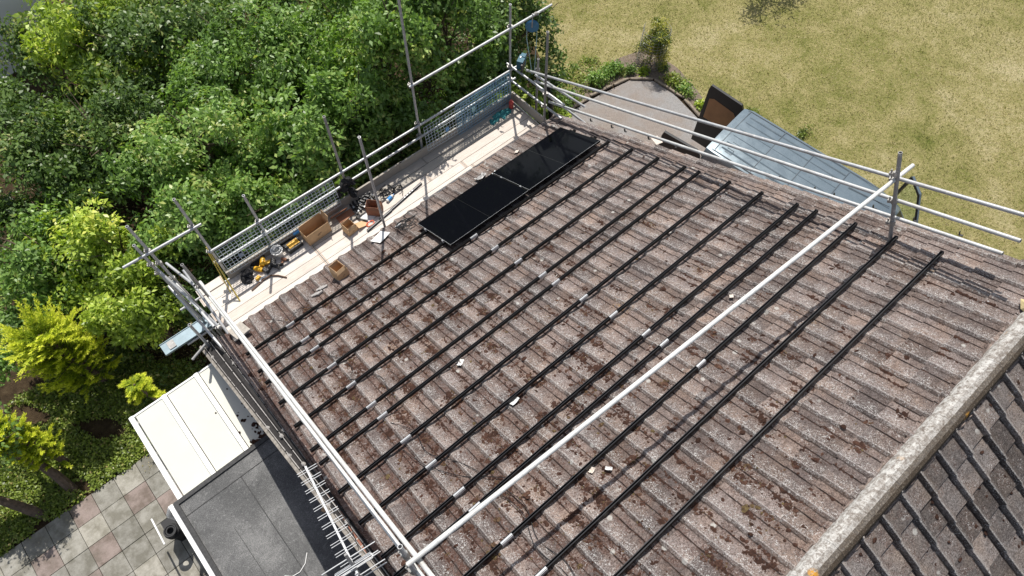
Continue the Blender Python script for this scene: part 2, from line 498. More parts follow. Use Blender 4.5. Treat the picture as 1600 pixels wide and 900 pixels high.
def mat_felt():
    M = Mat('mineral_felt')
    co = M.coord()
    a = M.noise(1.6, 4, 0.55, co, 0.3); f = M.noise(110, 3, 0.8, co); k = M.noise(28, 4, 0.7, co)
    c = M.ramp(a, [(0.34, (0.13, 0.131, 0.13)), (0.52, (0.19, 0.19, 0.188)), (0.68, (0.265, 0.265, 0.26))])
    c = M.mix(M.ramp(f, [(0.42, 0.9), (0.54, 0.0)]), c, (0.025, 0.026, 0.027))
    c = M.mix(M.ramp(k, [(0.56, 0.0), (0.70, 0.4)]), c, (0.34, 0.34, 0.33))
    c = M.mix(M.ramp(M.noise(14, 5, 0.75, co), [(0.34, 0.35), (0.5, 0.0)]), c, (0.05, 0.051, 0.052))
    M.set(c, 0.95, spec=0.2); M.bump(f, 0.6, 0.006)
    return M.m


MT['felt'] = mat_felt()
MT['felt_dark'] = simple('dark_edge_felt', (0.05, 0.05, 0.05), 0.9, 0, 0.35, 25, 0.4)
MT['gutter_dark'] = simple('dark_concrete', (0.020, 0.018, 0.0175), 0.9, 0, 0.4, 18, 0.5)  # near-black concrete for the verge channel and far barge
MT['mortar'] = simple('pale_mortar', (0.30, 0.285, 0.27), 0.95, 0, 0.3, 30, 0.5)
MT['barge'] = simple('lichened_barge', (0.22, 0.20, 0.175), 0.95, 0, 0.45, 14, 0.5)


def mat_ridge():
    M = Mat('lichened_ridge_tile')
    co = M.coord()
    a = M.noise(16, 8, 0.78, co, 0.5); f = M.noise(55, 5, 0.75, co)
    gm = M.n('ShaderNodeNewGeometry'); sep = M.n('ShaderNodeSeparateXYZ')
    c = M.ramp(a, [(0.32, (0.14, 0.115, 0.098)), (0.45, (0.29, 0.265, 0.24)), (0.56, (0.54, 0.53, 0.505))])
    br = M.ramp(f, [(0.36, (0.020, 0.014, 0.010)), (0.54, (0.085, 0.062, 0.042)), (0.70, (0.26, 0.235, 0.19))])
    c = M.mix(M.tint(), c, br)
    c = M.mix(M.ramp(f, [(0.36, 0.6), (0.52, 0.0)]), c, (0.10, 0.085, 0.07))
    o = M.math('MULTIPLY', M.ramp(M.vor(2.6, co), [(0.10, 1.0), (0.17, 0.0)]), M.ramp(M.noise(25, 4, 0.7, co), [(0.42, 0.0), (0.5, 1.0)]))
    c = M.mix(o, c, (0.50, 0.25, 0.04))
    M.set(c, 0.95, spec=0.2); M.bump(f, 0.8, 0.012)
    return M.m


MT['ridge'] = mat_ridge()
MT['panel'] = (lambda M: (M.set((0.003, 0.0035, 0.005), 0.06, spec=0.035), M.b.inputs['Coat Weight'].__setattr__('default_value', 0.0), M.l(M.ramp(M.noise(6, 6, 0.7), [(0.4, 0.05), (0.8, 0.16)]), M.b.inputs['Roughness']), M.m)[-1])(Mat('solar_glass'))
MT['van'] = (lambda M: (M.set(M.ramp(M.noise(3.5, 5, 0.7), [(0.3, (0.13, 0.172, 0.198)), (0.7, (0.155, 0.198, 0.225))]), M.ramp(M.noise(5, 6, 0.7), [(0.35, 0.22), (0.7, 0.36)]), 0.35), M.b.inputs['Coat Weight'].__setattr__('default_value', 0.6), M.m)[-1])(Mat('grey_blue_van_paint'))
MT['glass_dark'] = simple('dark_window_glass', (0.015, 0.018, 0.02), 0.06, 0, 0.05)
MT['glass_clear'] = (lambda M: (M.set((0.75, 0.85, 0.80), 0.02), M.b.inputs['Transmission Weight'].__setattr__('default_value', 1.0), M.b.inputs['IOR'].__setattr__('default_value', 1.1), M.m)[-1])(Mat('clear_door_glass'))
MT['ply'] = simple('brown_ply_lining', (0.50, 0.275, 0.135), 0.75, 0, 0.12, 5)
MT['tyre'] = simple('tyre_rubber', (0.02, 0.02, 0.02), 0.85)
MT['bark'] = simple('rough_bark', (0.12, 0.085, 0.06), 0.95, 0, 0.45, 14, 0.8)
MT['log'] = simple('grey_edging_timber', (0.24, 0.20, 0.155), 0.95, 0, 0.35, 12, 0.6)
MT['leaf_mid'] = mat_leaf('mid_green_leaf', [(0, (0.064, 0.111, 0.027)), (0.5, (0.168, 0.292, 0.065)), (0.85, (0.281, 0.427, 0.108)), (1, (0.475, 0.524, 0.174))])
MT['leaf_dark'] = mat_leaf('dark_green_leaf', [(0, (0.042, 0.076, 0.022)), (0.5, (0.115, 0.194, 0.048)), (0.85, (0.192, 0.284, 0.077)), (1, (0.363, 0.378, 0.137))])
MT['leaf_light'] = mat_leaf('yellow_green_leaf', [(0, (0.109, 0.169, 0.024)), (0.5, (0.299, 0.415, 0.054)), (0.85, (0.484, 0.592, 0.089)), (1, (0.704, 0.712, 0.159))])
MT['leaf_gold'] = mat_leaf('golden_conifer_leaf', [(0, (0.090, 0.159, 0.016)), (0.4, (0.339, 0.424, 0.032)), (0.75, (0.700, 0.721, 0.064)), (1, (0.850, 0.848, 0.148))], 0.35, 0.6, 0.2)
MT['leaf_yellow'] = mat_leaf('variegated_yellow_leaf', [(0, (0.03, 0.06, 0.012)), (0.5, (0.12, 0.17, 0.025)), (0.75, (0.40, 0.40, 0.06)), (1, (0.62, 0.56, 0.10))], 0.25)
MT['leaf_ivy'] = mat_leaf('ground_ivy_leaf', [(0, (0.074, 0.104, 0.020)), (0.5, (0.204, 0.270, 0.049)), (0.85, (0.313, 0.401, 0.070)), (1, (0.460, 0.383, 0.157))])
MT['grass'] = mat_leaf('dry_grass_blade', [(0, (0.153, 0.163, 0.051)), (0.5, (0.367, 0.321, 0.158)), (1, (0.612, 0.520, 0.316))], 0.2, 0.8, 0.1)

# ------------------------------------------------------------------ ground
def sheet(name, poly, z, mat, kind='structure'):
    mb = MB(); mb.add([(x, y, z) for x, y in poly], [tuple(range(len(poly)))])
    o = obj(name, mb, mat); o['kind'] = kind; return o


sheet('ground', [(-150, -150), (150, -150), (150, 150), (-150, 150)], GZ - 0.012, MT['soil'])
sheet('lawn', [(6.0, 2.35), (6.6, 3.6), (7.2, 5.0), (7.6, 8.0), (7.9, 14.0), (8.5, 60), (90, 60), (90, -60), (8.9, -60), (8.9, -1.4), (8.72, -0.2), (9.1, 0.4), (9.45, 1.4), (9.2, 2.35), (8.6, 2.75), (7.2, 2.6)], GZ, MT['lawn'])
sheet('gravel_drive', [(3.6, -40), (8.9, -40), (8.9, -1.2), (8.50, -0.2), (8.68, 0.95), (8.60, 1.58), (8.16, 2.0), (7.1, 2.15), (6.3, 2.2), (5.2, 2.0), (3.6, 1.8)], GZ + 0.004, MT['gravel'])

# patio slabs: one sheet of bedding, each slab a face pair of one patio mesh
mb = MB(); prng = random.Random(3)
for i in range(12):
    for j in range(11):
        x0 = -10.6 + i * 0.45; y1 = 1.06 - j * 0.45
        x1 = x0 + 0.438; y0 = y1 - 0.438
        if x0 > -4.0: continue
        z = GZ + 0.03 + prng.uniform(-0.004, 0.004)
        t = prng.uniform(0.0, 0.7)
        if (2 * i + 3 * j) % 8 == 3 or prng.random() < 0.05: t = prng.uniform(0.76, 1.0)
        mb.add([(x0, y0, z), (x1, y0, z), (x1, y1, z), (x0, y1, z), (x0, y0, GZ - .01), (x1, y0, GZ - .01), (x1, y1, GZ - .01), (x0, y1, GZ - .01)],
               [(0, 1, 2, 3), (0, 4, 5, 1), (1, 5, 6, 2), (2, 6, 7, 3), (3, 7, 4, 0)], t)
structure(obj('patio', mb, MT['slab']))

# ------------------------------------------------------------------ house
PER = 0.3075; GA = 0.315
V0, V1 = -0.715, 8.16
UR = 3.95


def u_left(v): return -3.83 + 0.036 * (v + 0.7)


PAN, ROLL = -0.108, -0.078
PROF = [(0.0, 0.0), (0.05, 0.42), (0.10, 0.92), (0.15, 1.0), (0.26, 0.78), (0.36, 0.42), (0.47, 0.12), (0.56, 0.03), (0.685, 0.02), (0.70, -0.22), (0.715, 0.10), (0.90, 0.02)]


REAR = [(0.0, -0.1), (0.03, 0.9), (0.06, 1.8), (0.10, 1.9), (0.16, 1.35), (0.24, 0.6), (0.32, 0.1), (0.5, 0.0), (0.75, -0.04), (0.97, -0.1)]


def tile_field(fr, u0f, u1f, v_lo, v_hi, seed, phase, PROF=PROF):
    """one mesh of lapped interlocking tiles; fr maps (u,v,n) to the world"""
    rng = random.Random(seed); mb = MB()
    nc = int((v_hi - v_lo) / GA) + 1
    k0 = int(math.floor((-4.6 - phase) / PER)); k1 = int(math.ceil((4.6 - phase) / PER))
    for c in range(nc):
        va = v_lo + c * GA - 0.008; vb = min(va + GA + 0.05, v_hi + 0.06)
        ul, ur = u0f(va), u1f(va)
        for k in range(k0, k1):
            ua = phase + k * PER
            if ua + PER < ul + 0.04 or ua > ur - 0.04: continue
            dn = rng.uniform(-0.004, 0.005); tl = rng.uniform(-0.004, 0.004); dv = rng.gauss(0, 0.008)
            tint = min(1, max(0, rng.gauss(0.5, 0.34)))
            fr_, bk, lo = [], [], []
            for s, h in PROF + [(0.992, 0.0)]:
                u = min(max(ua + s * PER, ul), ur)
                n = PAN + h * (ROLL - PAN) + dn + tl * s
                fr_.append(fr(u, va + dv, n + 0.024)); bk.append(fr(u, vb, n - 0.004)); lo.append(fr(u, va + dv, n - 0.006))
            N = len(fr_)
            ff = []
            for i in range(N - 1):
                ff.append((i, i + 1, N + i + 1, N + i)); ff.append((2 * N + i, 2 * N + i + 1, i + 1, i))
            ff.append((0, N, 2 * N)); ff.append((N - 1, 3 * N - 1, 2 * N - 1))
            mb.add(fr_ + bk + lo, ff, tint)
    return mb


house = thing('house', 'brown tiled bungalow with solar rails laid across its roof slope', 'house', (0, -3.5, GZ))
PH = 1.07 - 0.09 * PER
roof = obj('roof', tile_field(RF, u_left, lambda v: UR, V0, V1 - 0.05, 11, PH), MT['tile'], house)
roof['label'] = 'sunlit brown tiled front slope'
APEX = RF(0, 8.27, -0.10)
FU = Vector((0, -CP, -SP)); FN = Vector((0, -SP, CP))


def FF(u, w, n=0.0):
    """far slope: w measured down from the ridge"""
    return APEX + RX * u + FU * w + FN * n


# far slope is laid with its v running up towards the ridge (v = -w)
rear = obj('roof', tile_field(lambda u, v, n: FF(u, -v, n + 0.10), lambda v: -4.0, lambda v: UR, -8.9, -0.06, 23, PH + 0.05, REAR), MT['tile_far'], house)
rear['label'] = 'darker tiled rear slope beyond the ridge'

# ridge of angular capping tiles
mb = MB(); rr = random.Random(5)
u = -4.0
while u < 3.2:
    L = 0.45; dz = rr.uniform(-0.003, 0.003)
    prof = [(-0.128, -0.075), (-0.118, -0.020), (-0.094, 0.030), (-0.052, 0.062), (0.0, 0.074), (0.052, 0.062), (0.094, 0.030), (0.118, -0.020), (0.128, -0.075)]
    a = [Vector((u, APEX.y - 0.0 - d, APEX.z + 0.02 + h + dz)) for d, h in prof]
    b = [Vector((u + L - 0.002, APEX.y - d, APEX.z + 0.02 + h + dz)) for d, h in prof]
    for i in range(len(prof) - 1):
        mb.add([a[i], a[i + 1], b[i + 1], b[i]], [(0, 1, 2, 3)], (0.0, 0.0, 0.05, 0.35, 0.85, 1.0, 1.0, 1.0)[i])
    mb.add(b, [tuple(range(len(prof)))], 0.5); mb.add(a, [tuple(reversed(range(len(prof))))], 0.5)
    u += L
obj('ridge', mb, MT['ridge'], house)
r3 = random.Random(55); m_bed = simple('stained_mortar', (.17, .135, .115), .95, 0, .5, 22, .8)
for sgn in (1, -1):
    mb = MB(); u = -3.9
    mb.bar((-3.95, APEX.y + sgn * .128, APEX.z - .075), (3.15, APEX.y + sgn * .128, APEX.z - .075), .02, .03)
    while u < 3.1:
        mb.blob((u, APEX.y + sgn * r3.uniform(.122, .140), APEX.z - .075), r3.uniform(.03, .12), r3.uniform(.008, .026), r3.uniform(.015, .04), 0, None, r3, .3, r3.random())
        u += r3.uniform(.04, .16)
    obj('bedding_mortar', mb, m_bed, house)
mb = MB(); mb.blob((3.27, APEX.y, APEX.z - 0.02), 0.14, 0.20, 0.11, rng=rr)
o = obj('ridge_mortar', mb, simple('yellow_mortar', (0.46, 0.38, 0.20), 0.95, 0, 0.25, 20, 0.5), house)
mb = MB()
for u in (3.65,):
    prof = [(-0.150, -0.055), (-0.075, 0.05), (0.0, 0.075), (0.075, 0.05), (0.150, -0.055)]
    for i in range(4):
        mb.add([(3.42, APEX.y - prof[i][0], APEX.z + .01 + prof[i][1]), (3.42, APEX.y - prof[i + 1][0], APEX.z + .01 + prof[i + 1][1]), (3.97, APEX.y - prof[i + 1][0], APEX.z + .01 + prof[i + 1][1]), (3.97, APEX.y - prof[i][0], APEX.z + .01 + prof[i][1])], [(0, 1, 2, 3)], 0.0)
obj('ridge', mb, MT['ridge'], house)

# walls: gables, eaves walls
def gable(x, t):
    mb = MB(); yf = 0.30; ya = APEX.y; yr = APEX.y - 8.0
    pts = [(yf, GZ - .05), (yf, RF(0, -0.33, -0.2).z), (ya, APEX.z - 0.16), (yr, RF(0, -0.33, -0.2).z), (yr, GZ - .05)]
    n = len(pts)
    mb.add([(x - t / 2, y, z) for y, z in pts] + [(x + t / 2, y, z) for y, z in pts],
           [tuple(range(n)), tuple(reversed(range(n, 2 * n)))] + [(i, i + n, (i + 1) % n + n, (i + 1) % n) for i in range(n)])
    return mb


obj('wall', gable(-3.62, 0.22), MT['brick'], house)
obj('wall', gable(3.72, 0.22), MT['brick'], house)
mb = MB(); mb.box((0.05, 0.19, (GZ - 0.55) / 2), (7.1, 0.2, -0.55 - GZ)); obj('wall', mb, MT['brick'], house)
mb = MB(); mb.box((0.05, APEX.y - 7.9, (GZ - 0.55) / 2), (7.1, 0.2, -0.55 - GZ)); obj('wall', mb, MT['brick'], house)
mb = MB(); mb.bar(RF(-3.75, -0.66, -0.19), RF(3.85, -0.66, -0.19), 0.02, 0.17); obj('fascia', mb, MT['white'], house)
# capped verge at the near gable: dark channel with mortar lines, pale barge outside it
mb = MB(); m2 = MB(); m3 = MB()
NS = 40
for i in range(NS):
    va = -0.98 + i * (9.2 / NS); vb = va + 9.2 / NS + 0.004
    def ui(v): return u_left(v) + 0.03
    def uo(v): return -4.105 + 0.068 * v
    def strip(M_, f0, f1, n0, n1, tint=0.5):
        M_.add([RF(f0(va), va, n0), RF(f1(va), va, n1), RF(f1(vb), vb, n1), RF(f0(vb), vb, n0)], [(0, 1, 2, 3)], tint)
    w = lambda t: (lambda v: ui(v) + (uo(v) + 0.045 - ui(v)) * t)
    strip(mb, w(0), w(0.45), -0.165, -0.175); strip(mb, w(0.45), w(0.47), -0.175, -0.205); strip(mb, w(0.47), w(1.0), -0.205, -0.21)
    strip(m3, lambda v: uo(v) + 0.045, lambda v: uo(v) + 0.04, -0.215, -0.165); strip(m3, lambda v: uo(v) + 0.04, uo, -0.165, -0.172); strip(m3, uo, uo, -0.172, -0.36)
for t, j in ((0.22, 0), (0.55, 1), (0.93, 2)):
    r2 = random.Random(40 + j); va = -0.9
    while va < 8.1:
        L = r2.uniform(0.15, 0.5)
        a, b = va, min(va + L, 8.2)
        n = (-0.158, -0.166, -0.20)[j]
        f = lambda v: u_left(v) + 0.03 + (-4.105 + 0.068 * v + 0.045 - u_left(v) - 0.03) * t
        m2.bar(RF(f(a), a, n), RF(f(b), b, n), r2.uniform(0.008, 0.014), 0.012, RN)
        va += L + r2.uniform(0.0, 0.05)
    for q in range(5):
        va = r2.uniform(-0.5, 7.5); m2.blob(RF(f(va), va, n), 0.03, 0.045, 0.025, tilt=RROT, rng=r2)
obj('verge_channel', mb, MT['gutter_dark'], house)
obj('mortar_line', m2, MT['mortar'], house)
obj('bargeboard', m3, MT['barge'], house)
mb = MB(); mb.tube((-4.36, 0.60, -0.50), (-3.98, 0.72, -0.47), 0.022); obj('pipe_stub', mb, MT['galv_dull'], house)
# right hand verge underside
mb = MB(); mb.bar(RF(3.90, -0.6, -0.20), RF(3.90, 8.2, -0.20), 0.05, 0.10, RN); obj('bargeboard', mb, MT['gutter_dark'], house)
mb = MB(); mb.bar(RF(3.86, -0.6, -0.125), RF(3.86, 8.2, -0.125), 0.15, 0.02, RN); obj('undercloak', mb, MT['mortar'], house)

# moss cushions lying in the pans of the tiles
def moss_field():
    mb = MB(); r = random.Random(99)
    def place(u, v, rx, ry, rz, tint, n=None):
        s = ((u - PH) / PER) % 1.0
        h = np.interp(s, [p[0] for p in PROF] + [1.0], [p[1] for p in PROF] + [0.0])
        step = ((v - V0) / GA) % 1.0
        nn = PAN + h * (ROLL - PAN) + 0.024 - 0.028 * step
        mb.blob(RF(u, v, nn - 0.004), rx, ry, rz, r.uniform(0, 3), RROT, r, 0.3, tint)
    cnt = 0
    while cnt < 3700:
        u = r.uniform(-3.7, 3.3); v = r.uniform(0.0, 8.0)
        dens = 1.0 / (1 + math.exp((u + 0.5 - 0.02 * v) / 0.75))
        if r.random() > dens * (0.45 + 0.55 * math.sin(u * 2.1 + v * 1.7) ** 2): continue
        k = math.floor((u - PH) / PER)
        s = min(0.98, max(0.3, r.gauss(0.70, 0.17)))
        cu = PH + (k + s) * PER
        if cu < u_left(v) + 0.05: continue
        n = r.choice((1, 1, 2, 4, 9, 16, 26))
        R0 = r.choice((0.008, 0.011, 0.014, 0.02, 0.028)) if n < 4 else r.choice((0.008, 0.010, 0.012))
        sx_ = R0 * (0.9 + 0.50 * math.sqrt(n)); tb = r.uniform(-.35, .35)
        if n > 8:
            for q in range(3): place(cu + r.gauss(0, sx_ * .5), v + r.gauss(0, sx_ * .8), sx_ * r.uniform(.5, .9), sx_ * r.uniform(.7, 1.2), .007, min(1, max(0, .35 + tb)))
        for q in range(n):
            a = r.uniform(0.55, 1.3) * R0
            place(cu + r.gauss(0, sx_), v + r.gauss(0, sx_ * 1.5), a, a * r.uniform(0.8, 1.6), a * r.uniform(0.35, 0.65), min(1, max(0, r.uniform(0.2, .9) + tb)))
        cnt += 1
    # long worms of moss along the foot of the rolls on the cleaner half
    for _ in range(330):
        u = r.uniform(-2.6, 3.3); v = r.uniform(2.0, 7.9)
        if r.random() > 0.25 + 0.75 * (v / 8.0): continue
        k = math.floor((u - PH) / PER); cu = PH + (k + (r.gauss(0.705, .02) if r.random() < .65 else r.uniform(.94, 1.0))) * PER
        L = r.uniform(0.08, 0.5); q = 0
        while q < L and v + q < 8.0:
            a = r.uniform(0.005, 0.018)
            place(cu + r.gauss(0, 0.005), v + q, a, a * 1.9, a * 0.45, r.uniform(0.0, 0.55)); q += a * 1.6
    # moss along course edges
    for _ in range(420):
        u = r.uniform(-3.5, 3.6); c = r.randrange(2, 27); v = V0 + c * GA + r.gauss(0.012, 0.006)
        a = r.uniform(0.006, 0.018)
        if u < u_left(v) + .05: continue
        place(u, v, a * 1.8, a, a * 0.7, r.uniform(0.0, 0.7))
    return mb


o = obj('moss', moss_field(), MT['moss'], house, smooth=False); o['kind'] = 'stuff'
# moss and lichen on the rear slope
mb = MB(); r = random.Random(17)
for _ in range(260):
    u = r.uniform(-1.0, 3.9); w = r.uniform(0.1, 4.0); a = r.uniform(0.006, 0.024)
    k = math.floor((u - PH) / PER); cu = PH + .05 + (k + min(.95, max(.45, r.gauss(.75, .15)))) * PER
    mb.blob(FF(cu, w, 0.006), a, a * r.uniform(1, 1.8), a * 0.35, r.uniform(0, 3), Matrix((RX, -FU, FN)).transposed(), r, 0.35, r.uniform(0, 0.5))
o = obj('moss', mb, MT['moss'], house); o['kind'] = 'stuff'

# ------------------------------------------------------------------ flat roof extension and white canopy
FZ = -0.60
ext = thing('flat_roof_extension', 'grey felted flat roof extension below the gable with a white fascia', 'extension', (-4.7, -3.5, GZ))
mb = MB(); X0, X1, Y0, Y1 = -5.72, -3.74, -8.0, -1.31
mb.box(((X0 + X1) / 2, (Y0 + Y1) / 2, FZ - 0.02), (X1 - X0, Y1 - Y0, 0.04)); obj('felt_roof', mb, MT['felt'], ext)
mb = MB()
mb.bar((X0, Y1 - 0.28, FZ + 0.003), (X1, Y1 - 0.30, FZ + 0.003), 0.012, 0.006)
mb.bar((X0 + 0.98, Y1 - 0.3, FZ + 0.003), (X0 + 1.02, Y0, FZ + 0.003), 0.012, 0.006)
mb.bar((X0 + 0.52, Y1 - 0.9, FZ + 0.003), (X0 + 0.55, -4.2, FZ + 0.003), 0.006, 0.004)
obj('lap_joint', mb, MT['felt_dark'], ext)
mb = MB()
mb.box((X0 + 0.02, (Y0 + Y1) / 2, FZ + 0.01), (0.07, Y1 - Y0, 0.05)); mb.box(((X0 + X1) / 2, Y1 - 0.02, FZ + 0.008), (X1 - X0, 0.07, 0.045))
obj('edge_upstand', mb, MT['felt_dark'], ext)
mb = MB(); mb.box((X0 - 0.03, (Y0 + Y1) / 2 - 0.03, FZ - 0.09), (0.022, Y1 - Y0, 0.16)); mb.box(((X0 + X1) / 2, Y1 + 0.025, FZ - 0.10), (X1 - X0, 0.022, 0.14)); obj('fascia', mb, MT['white'], ext)
mb = MB()
pr = [(math.cos(a) * 0.034, -math.sin(a) * 0.034) for a in np.linspace(0, math.pi, 9)]
gx, gz = X0 - 0.062, FZ - 0.05
for i in range(8):
    (a, b), (c, d) = pr[i], pr[i + 1]
    mb.add([(gx + a, Y0, gz + b), (gx + a, Y1 + 0.05, gz + b), (gx + c, Y1 + 0.05, gz + d), (gx + c, Y0, gz + d)], [(0, 1, 2, 3)])
mb.bar((gx - 0.034, Y0, gz), (gx - 0.034, Y1 + .05, gz), 0.010, 0.02)
obj('gutter', mb, MT['white'], ext)
mb = MB()
mb.path([(gx, Y1 + 0.02, gz - 0.03), (gx - 0.05, Y1 + 0.06, gz - 0.12), (gx - 0.28, Y1 + 0.30, gz - 0.80), (gx - 0.34, Y1 + 0.36, gz - 1.0)], 0.045, 10)
mb.tube((gx - 0.34, Y1 + 0.36, gz - 0.98), (gx - 0.34, Y1 + 0.36, GZ), 0.036)
obj('downpipe', mb, MT['white'], ext)
mb = MB(); mb.box((X0 + 0.14, (Y0 + Y1) / 2 - .1, (GZ + FZ) / 2 - 0.1), (0.2, Y1 - Y0 - .4, FZ - GZ - 0.2)); mb.box(((X0 + X1) / 2, Y1 - 0.2, (GZ + FZ) / 2 - 0.1), (X1 - X0 - .3, 0.2, FZ - GZ - 0.2)); obj('wall', mb, MT['brick'], ext)

mb = MB(); mb.path([(-4.98, -3.28, FZ + .008), (-4.9, -3.36, FZ + .012), (-4.78, -3.38, FZ + .012), (-4.66, -3.33, FZ + .012), (-4.56, -3.22, FZ + .012)], 0.006, 6)
tag(obj('cable', mb, MT['white'], loc=(-4.8, -3.3, FZ)), 'short curved white cable lying on the grey felt roof', 'cable')
mb = MB(); mb.box((-4.02, -2.86, FZ + .02), (0.09, 0.06, 0.04), Matrix.Rotation(0.5, 3, 'Z'))
tag(obj('tile_fragment', mb, MT['card'], loc=(-4.02, -2.86, FZ)), 'small orange brown fragment on the shaded strip of felt roof', 'debris')

can = thing('lean_to_canopy', 'cream panelled lean-to canopy with white glazing bars beside the flat roof', 'canopy', (-4.8, -0.4, GZ))
CZ = -0.75; CX0, CX1, CY0, CY1 = -5.63, -3.76, -1.27, 0.46
xs = [CX0, -5.06, -4.47, CX1]
for i in range(3):
    mb = MB(); mb.box(((xs[i] + xs[i + 1]) / 2, (CY0 + CY1) / 2, CZ - 0.015), (xs[i + 1] - xs[i] - 0.095, CY1 - CY0, 0.02)); obj('roof_panel', mb, MT['cream'], can)
for x, w in ((CX0 - 0.01, 0.075), (-5.06, 0.075), (-4.47, 0.075)):
    mb = MB(); mb.box((x, (CY0 + CY1) / 2, CZ + 0.014), (w, CY1 - CY0 + 0.03, 0.05)); mb.box((x, (CY0 + CY1) / 2, CZ + 0.042), (w * 0.5, CY1 - CY0 + 0.03, 0.008)); obj('glazing_bar', mb, MT['white'], can)
mb = MB(); mb.box(((CX0 + CX1) / 2, CY1 + 0.01, CZ - 0.02), (CX1 - CX0 + .06, 0.03, 0.06)); obj('front_rail', mb, MT['white'], can)
mb = MB(); mb.box(((CX0 + CX1) / 2, CY1 - 0.06, (GZ + CZ) / 2 - 0.04), (CX1 - CX0, 0.06, CZ - GZ - 0.1)); mb.box((CX0 + 0.05, (CY0 + CY1) / 2, (GZ + CZ) / 2 - 0.04), (0.06, CY1 - CY0 - 0.15, CZ - GZ - 0.1)); obj('wall', mb, MT['white'], can)
mb = MB(); r = random.Random(31)
for _ in range(75):
    t = r.random() ** 1.3
    x = -3.93 - abs(r.gauss(0, 0.10)) - 0.12 * (1 - t); y = CY0 + 0.05 + 0.95 * (1 - t) ** 1.2 * r.random()
    a = r.uniform(0.008, 0.032); mb.blob((x, y, CZ - 0.004), a, a * r.uniform(.7, 1.5), a * .7, r.uniform(0, 3), None, r, 0.35, r.random() * .4)
for x, y in ((-4.42, -.9), (-4.36, -1.15), (-4.3, -.62), (-4.55, -.35), (-4.2, -.1), (-4.38, -1.22), (-4.22, -1.05)):
    a = r.uniform(0.012, 0.028); mb.blob((x, y, CZ - 0.004), a, a * 1.3, a, 0, None, r, 0.35, 0.2)
for _ in range(18):
    mb.blob((r.uniform(-4.35, -4.05), r.uniform(CY0, CY0 + .1), CZ - .004), r.uniform(.02, .05), r.uniform(.015, .03), .03, r.uniform(0, 3), None, r, .35, r.uniform(.2, .9))
o = obj('fallen_moss', mb, MT['moss'], loc=(-4.1, -.9, CZ)); tag(o, 'dark scraps of fallen moss on the cream canopy below the gable', 'moss', kind='stuff')

# black garden hose reel and bits at the foot of the flat roof corner
hz = GZ + 0.03
hose = thing('hose_reel', 'coiled black hose standing by the white downpipe at the flat roof corner', 'hose reel', (-6.42, -.80, hz))
mb = MB()
for k, (R0, z) in enumerate(((0.115, .55), (0.095, .62), (0.07, .66), (0.115, .62), (.10, .68))):
    mb.path([(-6.42 + math.cos(a) * R0, -.86 + math.sin(a) * R0, hz + z + .1) for a in np.linspace(0, 6.28, 20)], 0.018, 6)
obj('hose', mb, MT['black'], hose)
mb = MB(); mb.box((-6.42, -.72, hz + 0.34), (0.22, 0.30, 0.6)); obj('stand', mb, MT['black'], hose)
mb = MB(); mb.bar((-6.58, -.46, hz + .76), (-6.60, -1.0, hz + .76), 0.025, 0.03); obj('side_bar', mb, MT['white'], hose)

# ------------------------------------------------------------------ television aerial
AZ = 2.6
aer = thing('tv_aerial', 'silver television aerial with paired rods above the near gable', 'aerial', (-3.79, -4.6, 1.0))
b0 = Vector((-3.67, -3.32, AZ)); b1 = Vector((-3.86, -4.62, AZ)); bd = (b1 - b0).normalized(); bs = Vector((bd.y, -bd.x, 0))
mb = MB(); mb.bar(b0, b1, 0.022, 0.022); obj('boom', mb, MT['alu'], aer)
L_ = (b1 - b0).length
for i in range(11):
    t = 0.03 + i * 0.082
    c = b0 + bd * (t * L_); hw = 0.115 + 0.0005 * i
    mb = MB()
    for dz_ in (0.0, 0.028):
        mb.tube(c + bd * dz_ - bs * hw + Vector((0, 0, .012)), c + bd * dz_ + bs * hw + Vector((0, 0, .012)), 0.0042, 6)
    obj('director', mb, MT['alu'], aer)
c = b0 + bd * (0.90 * L_)
mb = MB()
for s in (-1, 1):
    mb.path([c + bs * s * 0.02, c + bs * s * 0.20, c + bs * s * 0.21 + bd * 0.035, c + bs * s * 0.20 + bd * 0.05, c + bs * s * .02 + bd * .05], 0.011, 6)
obj('dipole', mb, MT['white'], aer)
for k, (t, zz) in enumerate(((0.86, .10), (0.94, .05), (1.0, -.02), (1.02, -.08), (0.95, .22))):
    mb = MB(); q = b0 + bd * (t * L_) + Vector((0, 0, zz)); mb.tube(q - bs * 0.30, q + bs * 0.30, 0.0065, 6); obj('reflector', mb, MT['alu'], aer)
mb = MB(); mb.bar(b0 + bd * (.84 * L_) + Vector((0, 0, .2)), b1 + Vector((0, 0, -.1)), 0.03, 0.03); obj('reflector_frame', mb, MT['galv_dull'], aer)
mb = MB(); mb.tube(b1 + Vector((0, 0, .1)), (b1.x, b1.y, -0.6), 0.018); obj('mast', mb, MT['galv'], aer)
mb = MB(); mb.path([b0 + bd * .45 * L_ + bs * -.1 + Vector((0, 0, -.05)), b0 + bd * .6 * L_ + bs * -.13 + Vector((0, 0, -.12)), b0 + bd * .8 * L_ + bs * -.1 + Vector((0, 0, -.15)), c + Vector((0, 0, -.03))], 0.004, 5); obj('lead', mb, MT['black'], aer)

# ------------------------------------------------------------------ scaffold
DZ = -0.70
SY = 1.80
TR = 0.0242
scaf = thing('scaffold', 'galvanised tube scaffold around the roof with standards, ledgers and guard rails', 'scaffold', (0, SY, GZ))


def tube(name, a, b, mat='galv', r=TR):
    mb = MB(); mb.tube(a, b, r, 14, hollow=True); return obj(name, mb, MT[mat], scaf, angle=40)


